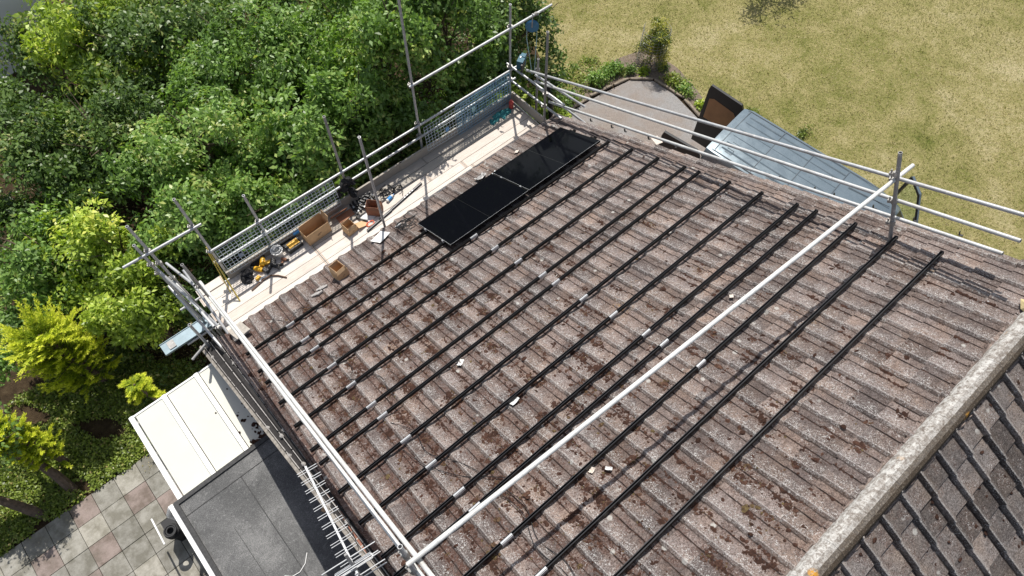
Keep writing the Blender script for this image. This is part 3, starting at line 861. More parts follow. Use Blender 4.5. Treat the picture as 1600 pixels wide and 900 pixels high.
def coupler(p, axis=(0, 0, 1)):
    mb = MB(); p = Vector(p); a = Vector(axis).normalized()
    mb.tube(p - a * 0.032, p + a * 0.032, TR + 0.011, 8)
    s = a.cross(Vector((0.3, 0.5, 0.81))).normalized()
    mb.bar(p + s * 0.02, p + s * 0.075, 0.045, 0.035, a); mb.tube(p + s * 0.05 - a * .03, p + s * .05 + a * .06, 0.010, 6)
    return obj('coupler', mb, MT['coupler'], scaf)


STAND = [(1.36, 3.6, 0.10), (3.70, 1.65, -0.02), (-2.13, 0.92, -0.05), (-3.08, 1.64, 0.05), (-3.82, 1.64, -0.03), (-3.93, 1.22, -0.02)]
for x, zt, lean in STAND:
    tube('standard', (x - lean * 0.2, SY, GZ), (x + lean * .3, SY, zt), 'galv')
tube('standard', (-0.42, SY + 0.02, GZ), (-0.39, SY - 0.02, 1.58), 'galv_dull')
tube('standard', (-0.33, 0.71, -1.6), (-0.33, 0.71, 1.97))          # inner standards by the eave
tube('standard', (3.72, 0.66, GZ), (3.58, 0.66, 1.84), 'galv_dull')
tube('standard', (-3.55, 1.25, GZ), (-3.55, 1.25, 0.92), 'galv_dull')
tube('standard', (-4.05, 0.60, GZ), (-4.02, 0.70, 0.25))
# ledgers and guard rails of the eave deck
tube('guard_rail', (-3.12, SY - 0.05, 0.20), (4.05, SY - 0.05, 0.10))
tube('guard_rail', (-3.12, SY - 0.05, -0.17), (3.80, SY - 0.05, -0.19))
tube('ledger', (-4.1, SY + 0.05, DZ - 0.18), (3.95, SY + 0.05, DZ - 0.18))
tube('ledger', (-4.1, 0.74, DZ - 0.18), (3.95, 0.74, DZ - 0.18))
tube('ledger', (1.28, SY - 0.05, 1.18), (4.72, SY - 0.05, 1.14), 'galv_light')
tube('transom', (-4.27, SY - 0.06, 0.98), (-2.95, SY - 0.06, 0.92))
for x in (-3.5, -2.1, -0.4, 1.35, 3.68):
    tube('transom', (x, SY + 0.12, DZ - 0.065), (x, 0.64, DZ - 0.065))
# return rails at the near gable: slope with the roof
tube('guard_rail', RF(-3.50, -0.75, 0.95), RF(-3.22, 8.1, 0.95), 'tube_bright')
tube('guard_rail', RF(-3.53, -0.75, 0.62), RF(-3.30, 8.1, 0.62), 'tube_bright')
tube('guard_rail', (-3.86, SY + 0.1, -0.05), RF(-3.74, -0.35, 0.35), 'galv_light')
tube('guard_rail', (-3.76, SY + 0.1, 0.35), RF(-3.60, -0.75, 0.95), 'galv')
tube('guard_rail', (-3.98, SY + 0.15, -0.25), (-3.86, 0.35, -0.42), 'galv')
tube('brace', (-3.93, SY + .05, 0.5), (-3.70, 0.70, -0.35), 'galv_light')
tube('brace', (-3.62, SY, 0.1), (-3.66, 0.45, -0.45), 'galv')
# raking standards at right angles to the slope
tube('standard', RF(-3.42, 5.90, -0.12), RF(-3.34, 6.05, 1.13), 'galv')
tube('standard', RF(3.545, 6.46, -0.07), RF(3.50, 6.52, 1.28), 'galv_dull')
# far gable rails
FR = [('guard_rail', (3.81, -1.15, 0.87), (3.52, 7.95, 0.87)), ('guard_rail', (3.95, -1.20, 0.55), (3.50, 7.86, 0.55)), ('guard_rail', (3.86, -0.75, 0.22), (3.60, 7.69, 0.22))]
for nm, a, b in FR:
    tube(nm, RF(*a), RF(*b), 'galv_light' if a[2] < .6 else 'galv')
x_tube = tube('cross_tube', (-3.385, -5.05, 3.70), (3.86, -5.40, 3.71), 'tube_bright', 0.0255)
x_tube['label'] = 'long pale tube spanning the roof slope from gable to gable'
# corner framing by the far end of the deck
tube('guard_rail', (3.70, SY + 0.1, 0.16), (3.82, 0.30, 0.16))
tube('guard_rail', (3.70, SY + 0.1, -0.22), (3.82, 0.35, -0.25))
tube('ledger', (3.74, 1.10, 0.42), (4.25, 0.15, -0.05), 'galv_light')
tube('ledger', (3.78, 1.0, 0.1), (4.22, 0.05, -0.42), 'galv_light')
tube('standard', (4.02, 1.28, GZ), (3.98, 1.28, 0.55), 'galv_dull')
for x, zt, lean in STAND[:4]:
    for z in (0.16, -0.18):
        coupler((x, SY - 0.02, z))
for p in ((1.36, SY - .02, 1.17), (3.70, SY - .02, 1.15), (-3.08, SY - .02, 0.93), (-3.82, SY - .02, .96), (-0.33, .71, -.62), (3.66, .66, .30), (3.64, .66, -.02), (-3.82, SY, .55), (-3.93, SY, .35), (-3.93, SY, .62), (-3.55, 1.25, .2), (-3.70, .70, -.3), (-3.82, SY, .05), (4.0, 1.28, .25)):
    coupler(p)
for n in (0.87, 0.55, 0.22): coupler(RF(3.535, 6.48, n), RN)
coupler(RF(3.51, 6.49, .97), RN); coupler(RF(-3.35, 6.02, .95), RN); coupler(RF(-3.39, 5.96, .62), RN)
coupler((4.30, SY - .05, 1.145), (1, 0, 0))
# boards on edge round the deck
mb = MB(); mb.box((-1.15, 1.715, DZ + 0.112), (3.90, 0.034, 0.22), tint=0.2); obj('toe_board', mb, MT['board_grey'], scaf)
mb = MB(); mb.box((2.22, 1.705, DZ + 0.112), (2.98, 0.034, 0.22), tint=0.45); obj('toe_board', mb, MT['board_grey'], scaf)
mb = MB(); mb.box((3.70, 1.17, DZ + 0.114), (0.034, 1.0, 0.22), Matrix.Rotation(0.02, 3, 'Z'), tint=0.35); obj('toe_board', mb, MT['board_grey'], scaf)

# deck boards: three lengths to each of the five rows
def board(x0, x1, y, z, w=0.187, tint=0.5, label=None, mat='board', yaw=0.0):
    mb = MB(); L = x1 - x0
    mb.box((0, 0, -0.019), (L, w, 0.038), tint=tint)
    for s in (-1, 1): mb.box((s * (L / 2 - 0.02), 0, -0.019), (0.018, w + 0.004, 0.042), tint=0.0)
    o = obj('scaffold_board', mb, MT[mat]); o.location = ((x0 + x1) / 2, y, z); o.rotation_euler = (0, 0, yaw)
    return tag(o, label, 'scaffold board', 'boards of the eave deck')


rows = [0.812, 1.008, 1.208, 1.405, 1.602]
rown = ['row against the eave', 'second row from the eave', 'middle row', 'fourth row from the eave', 'row against the toe board']
b_r = random.Random(8)
for i, y in enumerate(rows):
    cuts = [-3.70 + (0, .04, -.03, .02, -.04)[i], -1.57, (1.92, 1.80, 1.05, 0.75, 1.25)[i], 3.66]
    for k in range(3):
        z = DZ + (0.0 if k != 1 else 0.002) + b_r.uniform(-0.003, 0.003)
        t = (0.75, 0.85, 0.75)[k] + b_r.uniform(-.3, .2)
        nm = (('sun bleached board at the tool end, ', 'pale board in the deck middle, ', 'cream board at the gin wheel end, ')[k]) + rown[i]
        board(cuts[k] + 0.006, cuts[k + 1] - 0.006, y, z, tint=max(0, min(1, t)) if k == 0 or i < 3 else 0.25, label=nm, mat='board' if not (k >= 1 and i >= 3) else 'board_grey')  # outer boards past the tool end greyed: tree shade put into their colour
board(-3.70, -3.20, 1.80, DZ + 0.01, 0.17, 0.85, 'short pale board end outside the toe board at the near corner')
board(-3.62, -1.62, 0.66, DZ - 0.01, 0.10, 0.9, 'narrow pale board tucked under the eave at the tool end')

# lower stage plank out at the near corner
pl = thing('metal_plank', 'grey blue metal scaffold plank jutting out over the dark bed', 'plank', (-4.35, 1.75, -1.55))
mb = MB(); mb.box((-4.30, 1.76, -1.53), (1.0, 0.24, 0.05)); mb.bar((-4.8, 1.885, -1.505), (-3.8, 1.885, -1.505), 0.012, 0.03); mb.bar((-4.8, 1.635, -1.505), (-3.8, 1.635, -1.505), 0.012, 0.03)
obj('deck', mb, simple('grey_blue_metal', (0.24, 0.31, 0.35), 0.4, 0.5, 0.12), pl)
mb = MB(); mb.box((-4.62, 1.76, -1.50), (0.13, 0.17, 0.03)); obj('end_plate', mb, MT['galv_dull'], pl)
tube('standard', (-3.84, 1.62, GZ), (-3.84, 1.62, -1.3)); tube('ledger', (-4.4, 1.62, -1.58), (-3.5, 1.62, -1.58)); tube('ledger', (-4.4, 1.90, -1.58), (-3.5, 1.90, -1.58))

# ------------------------------------------------------------------ mesh guards along the deck rail
def guard(x0, x1, zb0, zb1, zt0, zt1, y0, y1, mat, label, tags, cell=0.072, r=0.0052):
    t = thing('mesh_guard', label, 'mesh guard', ((x0 + x1) / 2, y0, DZ), 'mesh guards on the deck rail')
    mb = MB()
    def P(a, b):
        x = x0 + (x1 - x0) * a; zb = zb0 + (zb1 - zb0) * a; zt = zt0 + (zt1 - zt0) * a
        return Vector((x, y0 + (y1 - y0) * b, zb + (zt - zb) * b))
    nx = int((x1 - x0) / cell); nz = max(3, int((zt0 - zb0) / cell))
    for i in range(nx + 1): mb.tube(P(i / nx, 0), P(i / nx, 1), r, 4)
    for j in range(nz + 1): mb.tube(P(0, j / nz), P(1, j / nz), r, 4)
    obj('wire_mesh', mb, MT[mat], t)
    for a, b, mt in tags:
        mb = MB(); q = P(a, b); mb.box(q + Vector((0, -0.012, 0)), (0.085, 0.004, 0.11)); obj('tag_plate', mb, MT[mt], t)
    return t


guard(-3.03, -0.66, -0.55, -0.56, 0.16, 0.14, 1.685, 1.725, 'grey_wire', 'grey wire mesh guard on the rail behind the cardboard box and tools', [(0.135, 0.42, 'steel_tag')])
guard(1.42, 2.55, -0.60, -0.66, 0.04, 0.06, 1.675, 1.72, 'grey_wire', 'blue grey wire mesh guard with a bright blue tag by the tall standard', [(0.46, 0.42, 'blue_tag')])
guard(2.20, 3.60, -0.69, -0.69, 0.10, 0.10, 1.665, 1.71, 'blue_wire', 'dark blue wire mesh guard with a pale tag at the gin wheel end', [(0.30, 0.56, 'teal_tag')], 0.068, 0.006)
guard(2.35, 3.64, -0.60, -0.60, 0.08, 0.12, 1.70, 1.735, 'blue_wire', 'second dark blue wire mesh guard doubled behind the one with the pale tag', [], 0.072, 0.006)
mb = MB(); r = random.Random(4)
for k in range(9): mb.blob((2.95 + .055 * k + r.uniform(-.02, .02), 1.52 + r.uniform(-.04, .06), DZ), r.uniform(.06, .13), r.uniform(.04, .08), r.uniform(.02, .05), r.uniform(0, 3), None, r, .3)
tag(obj('debris_net', mb, MT['teal_cloth'], loc=(3.15, 1.5, DZ)), 'crumpled teal net on the deck at the foot of the doubled mesh guards', 'net')
ro = thing('spray_can', 'red topped can standing in the far outer corner of the deck', 'can', (3.52, 1.55, DZ))
mb = MB(); mb.lathe((3.52, 1.55, DZ), [(0.045, 0), (0.05, .01), (0.05, .15), (.042, .17)], 14); obj('body', mb, MT['red'], ro)
mb = MB(); mb.lathe((3.52, 1.55, DZ), [(0.03, .17), (0.03, .21), (.012, .215)], 12); obj('cap', mb, MT['red'], ro)

# gin wheel on the high ledger
gw = thing('gin_wheel', 'blue gin wheel hanging from the high pale tube with its rope', 'gin wheel', (4.22, SY - 0.05, 1.1))
mb = MB(); gc = Vector((4.22, SY - 0.05, 0.90)); ax = Vector((-0.68, -0.73, 0.0)).normalized()
mb.lathe(gc, [(0.125, -.03), (0.135, -.02), (0.105, 0), (0.135, .02), (0.125, .03)], 24, ax); obj('wheel', mb, simple('blue_steel', (0.05, 0.17, 0.29), 0.5, 0.2), gw)
mb = MB(); mb.bar(gc + Vector((0, 0, .0)) + ax * .04, gc + Vector((0, 0, .22)) + ax * .04, .025, .008, ax); mb.bar(gc - ax * .04, gc + Vector((0, 0, .22)) - ax * .04, .025, .008, ax); mb.tube(gc + Vector((0, 0, .2)), gc + Vector((0, 0, .29)), .014, 8); obj('fork', mb, MT['galv_dull'], gw)
mb = MB(); sd = Vector((ax.y, -ax.x, 0))
mb.path([gc + sd * .1, gc + sd * .1 + Vector((0, 0, -.3)), gc + Vector((-.18, -.25, -.95))], .008, 5); mb.path([gc - sd * .1, gc - sd * .1 + Vector((0, 0, -.3)), gc + Vector((-.15, -.28, -.92))], .008, 5); obj('rope', mb, MT['rope'], gw)
tm = thing('power_tool', 'dark teal power tool strapped to the corner standard under the gin wheel', 'tool', (3.86, 1.62, 0.15))
mb = MB(); tr_ = Matrix.Rotation(0.5, 3, 'Z'); mb.box((3.84, 1.62, 0.30), (0.20, 0.13, 0.20), tr_); mb.box((3.93, 1.66, 0.38), (0.10, 0.10, 0.07), tr_); obj('housing', mb, MT['teal'], tm)
mb = MB(); mb.box((3.80, 1.53, 0.28), (0.15, 0.03, 0.18), tr_); mb.tube((3.96, 1.66, .34), (4.06, 1.70, .33), .028, 10); obj('battery', mb, MT['black'], tm)
mb = MB(); mb.box((3.86, 1.66, 0.408), (0.06, 0.025, 0.012), tr_); obj('handle', mb, MT['alu'], tm)
dn = thing('downpipe', 'thick black pipe hanging beside the far corner standard', 'pipe', (4.12, 0.78, -1.0))
mb = MB(); mb.path([(4.10, 1.10, 0.0), (4.08, .98, -.3), (4.05, .85, -.8), (4.03, .78, -1.6), (4.03, .78, GZ)], .055, 10); obj('pipe', mb, MT['black'], dn)

# ------------------------------------------------------------------ solar mounting rails
RV = [.295, .888, 1.241, 1.839, 2.457, 3.049, 3.351, 3.948, 4.533, 5.116, 5.416, 5.984, 6.524, 7.079]
UL, URR = -3.60, 3.565
rail0 = thing('mounting_rail', 'x', 'solar rail', RF(0, RV[0], 0), 'black solar mounting rails across the roof')


def RL(u, y, n): return RF(0, RV[0], 0) + RX * u - RU * y + RN * n      # y down slope


mb = MB()
def rbar(a, b, y, n, w, h): mb.box(RL((a + b) / 2, y, n), (b - a, w, h), RROT)
rbar(UL, URR, 0, -0.034, 0.040, 0.008); rbar(UL, URR, 0.0165, -0.015, 0.007, 0.030); rbar(UL, URR, -0.0165, -0.015, 0.007, 0.030)
obj('rail', mb, MT['black_alu'], rail0)
mb = MB(); rbar(UL, URR, 0.0145, 0.0018, 0.008, 0.0035); rbar(UL, URR, -0.0145, 0.0018, 0.008, 0.0035)
obj('rail_lip', mb, simple('rail_lip_highlight', (0.045, 0.045, 0.047), 0.3, 0.7, 0.1), rail0)  # lip tone raised: the edge highlight is put into the colour
spl = []
for u, l in ((-2.77, 0.15), (0.42, 0.14)):
    mb = MB(); mb.box(RL(u, -0.006, 0.006), (l, 0.022, 0.005), RROT); mb.box(RL(u, -0.022, -0.016), (l, 0.005, 0.034), RROT)
    spl.append(obj('splice', mb, MT['alu'], rail0))
for k in range(-10, 11):
    if k % 3: continue
    u = PH + (k + 0.62) * PER
    mb = MB(); mb.box(RL(u, 0.024, -0.028), (0.03, 0.008, 0.05), RROT); mb.box(RL(u, 0.005, -0.058), (0.03, 0.046, 0.008), RROT)
    obj('roof_hook', mb, MT['black'], rail0)
mb = MB(); mb.box(RL(URR + .004, 0, -.016), (0.008, 0.044, 0.045), RROT); mb.tube(RL(URR - .02, 0, 0), RL(URR - .02, 0, .03), .008, 6); obj('end_clamp', mb, MT['black'], rail0)
ordn = ['lowest rail, under the upper edge of the roof box, running beneath the panels', 'second rail up from the eave, running under the panels', 'first bare rail upslope of the panels', 'fourth rail up from the eave', 'fifth rail up from the eave', 'sixth rail up from the eave, close below the seventh', 'seventh rail up from the eave, close above the sixth', 'eighth rail up from the eave', 'ninth rail up from the eave', 'tenth rail up, close below the eleventh', 'eleventh rail up, the last fully below the long pale tube', 'twelfth rail up, just upslope of the long pale tube', 'thirteenth rail up, second from the ridge', 'topmost rail, nearest the ridge']
for i, v in enumerate(RV):
    o = rail0 if i == 0 else copy_tree(rail0)
    o.location = RF(0, v, 0)
    o['label'] = 'black ' + ordn[i]
    sp = [c for c in o.children if c.name.startswith('splice')]
    sp.sort(key=lambda c: sum(q.co.x for q in c.data.vertices))
    sp[0].location.x = 0.052 * v - 0.03; sp[1].location.x = 0.024 * v - 0.05
    if i > 11: bpy.data.objects.remove(sp[1])

# ------------------------------------------------------------------ solar panels
def panel(u0, label):
    t = thing('solar_panel', label, 'solar panel', RF(u0 + 0.861, 0.567, 0.0), 'solar panels fitted at the eave')
    L, W = 1.722, 1.134
    P = lambda u, v, n: RF(u0 + u, v, n)
    mb = MB(); mb.box(P(L / 2, W / 2, 0.026), (L - 0.02, W - 0.02, 0.030), RROT); obj('glass', mb, MT['panel'], t)
    mb = MB()
    for a, b in (((0, 0), (L, 0)), ((0, W), (L, W))):
        mb.box(P((a[0] + b[0]) / 2, a[1] + (0.006 if a[1] == 0 else -0.006), 0.0265), (L, 0.012, 0.035), RROT)
    for u in (0.006, L - 0.006): mb.box(P(u, W / 2, 0.0265), (0.012, W - 0.024, 0.035), RROT)
    obj('frame', mb, MT['black_alu'], t)
    mb = MB(); mb.box(P(L / 2, W - 0.0005, 0.0445), (L, 0.003, 0.003), RROT); mb.box(P(0.0005, W / 2, 0.0445), (0.003, W, 0.003), RROT); obj('frame_highlight', mb, MT['alu'], t)  # silver strips stand for the highlight along two frame edges
    mb = MB(); mb.box(P(L / 2, W / 2, 0.0414), (0.006, W - 0.03, 0.0012), RROT); obj('centre_line', mb, simple('cell_gap', (0.012, 0.012, 0.012), .3), t)
    return t


p1 = panel(0.0, 'black solar panel on the near side, its corner by the cable coil')
p2 = panel(1.742, 'black solar panel on the far side, towards the far gable')
for pn, us in ((p1, (-0.012, 1.732)), (p2, (3.476,))):
    for u in us:
        for v in (RV[0], RV[1]):
            mb = MB(); mb.box(RF(u, v, 0.024), (0.022, 0.045, 0.048), RROT); mb.tube(RF(u, v, .045), RF(u, v, .058), .009, 6); obj('clamp', mb, MT['alu'] if u < 3 else MT['black'], pn)

# ------------------------------------------------------------------ loose things on the roof
def on_roof_sheet(name, u, v, w, h, rot, mat, label, cat, n=-0.06, group=None, curl=0.02):
    mb = MB(); N = 4; vv = []
    for i in range(N + 1):
        for j in range(N + 1):
            a, b = (i / N - .5) * w, (j / N - .5) * h
            z = curl * ((a / w) * 2) ** 2 * 0.6 + curl * math.sin(3 * i + 2 * j) * .25
            q = Matrix.Rotation(rot, 3, 'Z') @ Vector((a, b, z + .004)); vv.append(RF(u, v, n) + RROT @ q)
    ff = [(i * (N + 1) + j, (i + 1) * (N + 1) + j, (i + 1) * (N + 1) + j + 1, i * (N + 1) + j + 1) for i in range(N) for j in range(N)]
    ff += [tuple(x + len(vv) for x in reversed(f)) for f in ff]
    vv = vv + [p - RN * .002 for p in vv]
    mb.add(vv, ff); return tag(obj(name, mb, MT[mat], loc=RF(u, v, n)), label, cat, group)


on_roof_sheet('paper_sheet', -0.60, -0.46, 0.30, 0.25, 0.35, 'paper', 'square white paper lying on the eave tiles by the inner standard', 'paper', -0.045, curl=.01)
on_roof_sheet('paper_scrap', -1.38, 3.42, 0.11, 0.07, 0.5, 'paper', 'small pale paper scrap between the sixth and eighth rails', 'paper')
on_roof_sheet('paper_scrap', -1.30, 4.55, 0.13, 0.10, 0.2, 'paper', 'crumpled pale paper scrap touching the ninth rail', 'paper')
on_roof_sheet('wood_offcut', 1.64, 5.52, 0.055, 0.05, 0.75, 'board', 'small square wood offcut near the long pale tube', 'offcut', curl=0)
on_roof_sheet('torn_scrap', -1.32, 6.03, 0.075, 0.055, 0.3, 'board', 'torn pale tan scrap beside a white scrap near the twelfth rail', 'scrap', -.065)
on_roof_sheet('paper_scrap', -1.18, 6.15, 0.04, 0.08, 0.6, 'paper', 'narrow white scrap beside the pale tan scrap', 'paper', -.075)
on_roof_sheet('plastic_film', 1.60, -0.27, 0.22, 0.12, 0.1, 'galv_dull', 'crumpled clear film at the eave by the gap between the panels', 'film', -.06, curl=.05)
on_roof_sheet('plastic_film', 1.80, -0.10, 0.16, 0.07, 0.1, 'grey_wire', 'glossy white strip of film against the panel gap', 'film', -.05, curl=.03)
on_roof_sheet('wood_offcut', 2.55, -0.32, 0.09, 0.07, 0.5, 'board', 'small wood block on the eave tiles below the far panel', 'offcut', -.06, curl=0)
on_roof_sheet('wood_offcut', 4.02, 2.0, 0.28, 0.12, 1.1, 'board', 'pale wedge of wood lying on the far verge tiles', 'offcut', -.05, curl=0)
for k in range(2):
    mb = MB(); r = random.Random(60 + k)
    for q in range(3): mb.box(RF(-2.17 + .13 * k + q * .045, -0.10 - .07 * k + q * .02, -0.05), (0.11, 0.045, 0.025), RROT @ Matrix.Rotation(r.uniform(-.3, .5), 3, 'Z') @ Matrix.Rotation(r.uniform(-.3, .3), 3, 'X'))
    tag(obj('tile_offcut', mb, MT['mortar'], loc=RF(-2.15, -.08, -.05)), ('grey tile offcuts in a small heap below the first rail', 'second grey heap of tile offcuts touching the first')[k], 'offcut', 'tile offcuts')
for k in range(3):
    mb = MB(); mb.box(RF(-3.50 + .01 * k, -0.44 + .035 * k, -0.03 + .028 * k), (0.26, 0.36, 0.018), RROT @ Matrix.Rotation(.08 * k, 3, 'Z') @ Matrix.Rotation(.05, 3, 'X'), tint=.6)
    tag(obj('loose_tile', mb, simple('pale_tile', (.36, .33, .29), .9, 0, .25, 20, .4) if k == 2 else MT['mortar'], loc=RF(-3.5, -.42, -.05)), ('lowest loose tile of the small stack at the near eave corner', 'middle loose tile of the small stack at the near eave corner', 'topmost pale loose tile of the stack at the near eave corner')[k], 'tile', 'loose tiles')
# cables on the roof
def cable(pts, label, r=0.0045, n=-0.06, mat='black'):
    P = [RF(u, v, n + .012 * math.sin(i * 2.1)) for i, (u, v) in enumerate(pts)]
    Q = []
    for i in range(len(P) - 1):
        a, b, c, d = P[max(i - 1, 0)], P[i], P[i + 1], P[min(i + 2, len(P) - 1)]
        for t in np.linspace(0, 1, 6, endpoint=False):
            Q.append(0.5 * ((2 * b) + (c - a) * t + (2 * a - 5 * b + 4 * c - d) * t * t + (3 * b - a - 3 * c + d) * t ** 3))
    Q.append(P[-1])
    mb = MB(); mb.path(Q, r, 5); return tag(obj('cable', mb, MT[mat], loc=P[0]), label, 'cable', 'black cables on the roof')


cable([(-2.9, -.25), (-3.05, 0.0), (-3.0, 0.15), (-2.75, 0.1), (-2.5, 0.0), (-2.3, .2)], 'black cable trailing over the eave tiles at the near corner')
cable([(-3.1, -.4), (-2.9, -.1), (-2.8, .12), (-2.95, .2), (-3.1, .1)], 'black cable looped beside the trailing one at the near corner')
cable([(-2.75, 1.3), (-2.55, 1.75), (-2.5, 2.1), (-2.62, 2.3), (-2.3, 2.6), (-2.35, 3.0)], 'black cable snaking upslope between the third and sixth rails')
cable([(-2.6, 3.5), (-2.45, 3.9), (-2.5, 4.3), (-2.3, 4.75), (-2.2, 5.1)], 'black cable curving between the seventh and tenth rails')
cable([(-2.7, 4.0), (-2.62, 4.45), (-2.4, 4.9), (-2.2, 5.15), (-2.05, 5.35)], 'black cable following the curved one past the ninth rail')
cable([(-2.15, 5.4), (-2.1, 5.8), (-2.25, 6.2), (-2.2, 6.6), (-2.3, 7.0)], 'black cable running upslope past the twelfth rail')
cable([(-2.22, 5.4), (-2.18, 5.85), (-2.32, 6.25), (-2.28, 6.7), (-2.4, 7.1)], 'black cable alongside the one past the twelfth rail')
coil = thing('cable_coil', 'coil of black cable on the eave tiles against the near panel corner', 'cable', RF(-0.02, -.3, -.06))
mb = MB(); r = random.Random(12)
for k in range(7):
    c = RF(-0.10 + r.uniform(-.12, .2), -0.33 + r.uniform(-.07, .1), -.03 + .012 * k); R0 = r.uniform(.07, .12)
    mb.path([c + RROT @ Vector((math.cos(a) * R0 * 1.3, math.sin(a) * R0, .02 * math.sin(2 * a + k))) for a in np.linspace(0, 5.6, 16)], .008, 5)
obj('cable_loops', mb, MT['black'], coil)
mb = MB(); mb.box(RF(-0.22, -.42, -.03), (.12, .05, .03), RROT); mb.box(RF(0.0, -.40, -.03), (.07, .04, .03), RROT); obj('connector', mb, MT['alu'], coil)

# ------------------------------------------------------------------ boxes and tools
def carton(name_label, c, w, d, h, yaw, base='card', flap=((0, .3, -.5), (1, .3, -.3), (2, .3, .15), (3, .3, -.4)), rot=None, group='cardboard boxes left about', inside='card_dark', print_=False):
    t = thing('cardboard_box', name_label, 'box', c, group)
    M = Matrix.Rotation(yaw, 3, 'Z') if rot is None else rot @ Matrix.Rotation(yaw, 3, 'Z')
    c = Vector(c); T = lambda x, y, z: c + M @ Vector((x, y, z))
    th = 0.006
    mb = MB()
    for (x, y, sx, sy) in ((0, -d / 2, w, th), (0, d / 2, w, th), (-w / 2, 0, th, d - th * 2), (w / 2, 0, th, d - th * 2)):
        mb.box(T(x, y, h / 2), (sx, sy, h), M)
    mb.box(T(0, 0, th), (w - th * 2, d - th * 2, th), M)
    obj('carton', mb, MT[base], t)
    if flap:
        for (a, lk, ang) in flap:
            ln = lk * min(w, d)
            mb = MB(); f = Matrix.Rotation(a * math.pi / 2, 3, 'Z'); half = (d if a % 2 == 0 else w) / 2; wid = (w if a % 2 == 0 else d) - .02
            dirv = f @ Vector((0, -math.sin(ang), math.cos(ang))) ; p0 = f @ Vector((0, -half, 0)) + Vector((0, 0, h + .003))
            if a % 2: p0 = f @ Vector((0, -half, 0)) + Vector((0, 0, h + .003))
            side = f @ Vector((wid / 2, 0, 0)); nrm = side.normalized().cross(dirv) * .003
            P = [p0 - side, p0 + side, p0 + side + dirv * ln, p0 - side + dirv * ln]
            mb.add([T(*(q + nrm)) for q in P] + [T(*(q - nrm)) for q in P], [(0, 1, 2, 3), (7, 6, 5, 4), (0, 4, 5, 1), (1, 5, 6, 2), (2, 6, 7, 3), (3, 7, 4, 0)])
            obj('flap', mb, MT[base], t)
    if print_:
        mb = MB(); mb.box(T(0.01, -d / 2 - .0045, h * .55), (w * .17, .001, h * .05), M); mb.box(T(-0.01, -d / 2 - .0045, h * .45), (w * .13, .001, h * .04), M); obj('print', mb, MT['ink'], t)
    return t


carton('largest cardboard box standing open against the toe board by the yellow case', (-1.36, 1.50, DZ), 0.50, 0.24, 0.30, 0.06, flap=((2, .25, -.1), (1, .55, .25), (0, .5, -2.7)), print_=True)
carton('small open cardboard box on the deck in front of the black hooks, holding fixings', (-0.83, 1.17, DZ), 0.21, 0.20, 0.14, 0.12, print_=True)
carton('open cardboard box at the foot of the inner standard', (-0.22, 1.22, DZ), 0.22, 0.26, 0.18, 0.75, base='card_dark')
carton('cardboard box standing alone on the eave tiles above the deck', RF(-1.60, -0.17, -0.075), 0.22, 0.22, 0.19, 0.15, rot=Matrix.Rotation(-0.15, 3, 'X'), print_=True)
mb = MB()
mb.box((-0.80, 1.58, DZ + .09), (0.36, 0.012, .20), Matrix.Rotation(.55, 3, 'X')); mb.box((-0.72, 1.50, DZ + .012), (0.34, 0.16, .006))
tag(obj('flat_cardboard', mb, MT['card_dark'], loc=(-.8, 1.55, DZ)), 'reddish brown flattened cardboard leaning on the toe board beside the largest box', 'cardboard')
mb = MB(); mb.box((-0.60, 1.12, DZ + .045), (0.22, 0.14, .006), Matrix.Rotation(.35, 3, 'Y')); tag(obj('flat_cardboard', mb, MT['card'], loc=(-.6, 1.12, DZ)), 'folded tan cardboard flap beside the small open box', 'cardboard')
for k in range(2):
    mb = MB(); r = random.Random(71 + k)
    for q in range(7):
        x = -0.52 + q * .075 + k * .02; y = 1.56 - .13 * k + .02 * (q % 2)
        mb.box((x, y, DZ + .03 + .01 * (q % 3)), (.03, .12, .05), Matrix.Rotation(r.uniform(-.5, .5), 3, 'Z')); mb.box((x, y + .05, DZ + .07), (.035, .02, .05))
        if q % 2 == 0: mb.box((x + .02, y - .04, DZ + .075), (.03, .045, .006), mat=1)
    tag(obj('hook_pile', mb, [MT['black'], MT['alu']], loc=(-.3, 1.5, DZ)), ('row of black roof hooks laid along the toe board', 'front heap of black roof hooks below the row')[k], 'hooks', 'roof hooks on the deck')
mb = MB(); mb.box((-0.40, 1.20, DZ + .006), (.26, .22, .008), Matrix.Rotation(.3, 3, 'Z')); tag(obj('paper_sheet', mb, MT['paper'], loc=(-.4, 1.2, DZ)), 'white instruction sheet flat on the deck among the hooks', 'paper')
mb = MB(); mb.path([(-.46 + .08 * math.cos(a), 1.04 + .05 * math.sin(a), DZ + .02 + .01 * math.sin(3 * a)) for a in np.linspace(0, 6, 14)], .012, 6); tag(obj('strap', mb, MT['orange'], loc=(-.46, 1.04, DZ)), 'orange strap looped on the deck near the inner standard', 'strap')
mb = MB(); mb.path([(-.58, 1.33, DZ + .03), (-.55, 1.22, DZ + .05), (-.46, 1.12, DZ + .03)], .02, 6); tag(obj('hose_piece', mb, MT['black'], loc=(-.55, 1.2, DZ)), 'bent black hose piece on the white instruction sheet', 'hose')
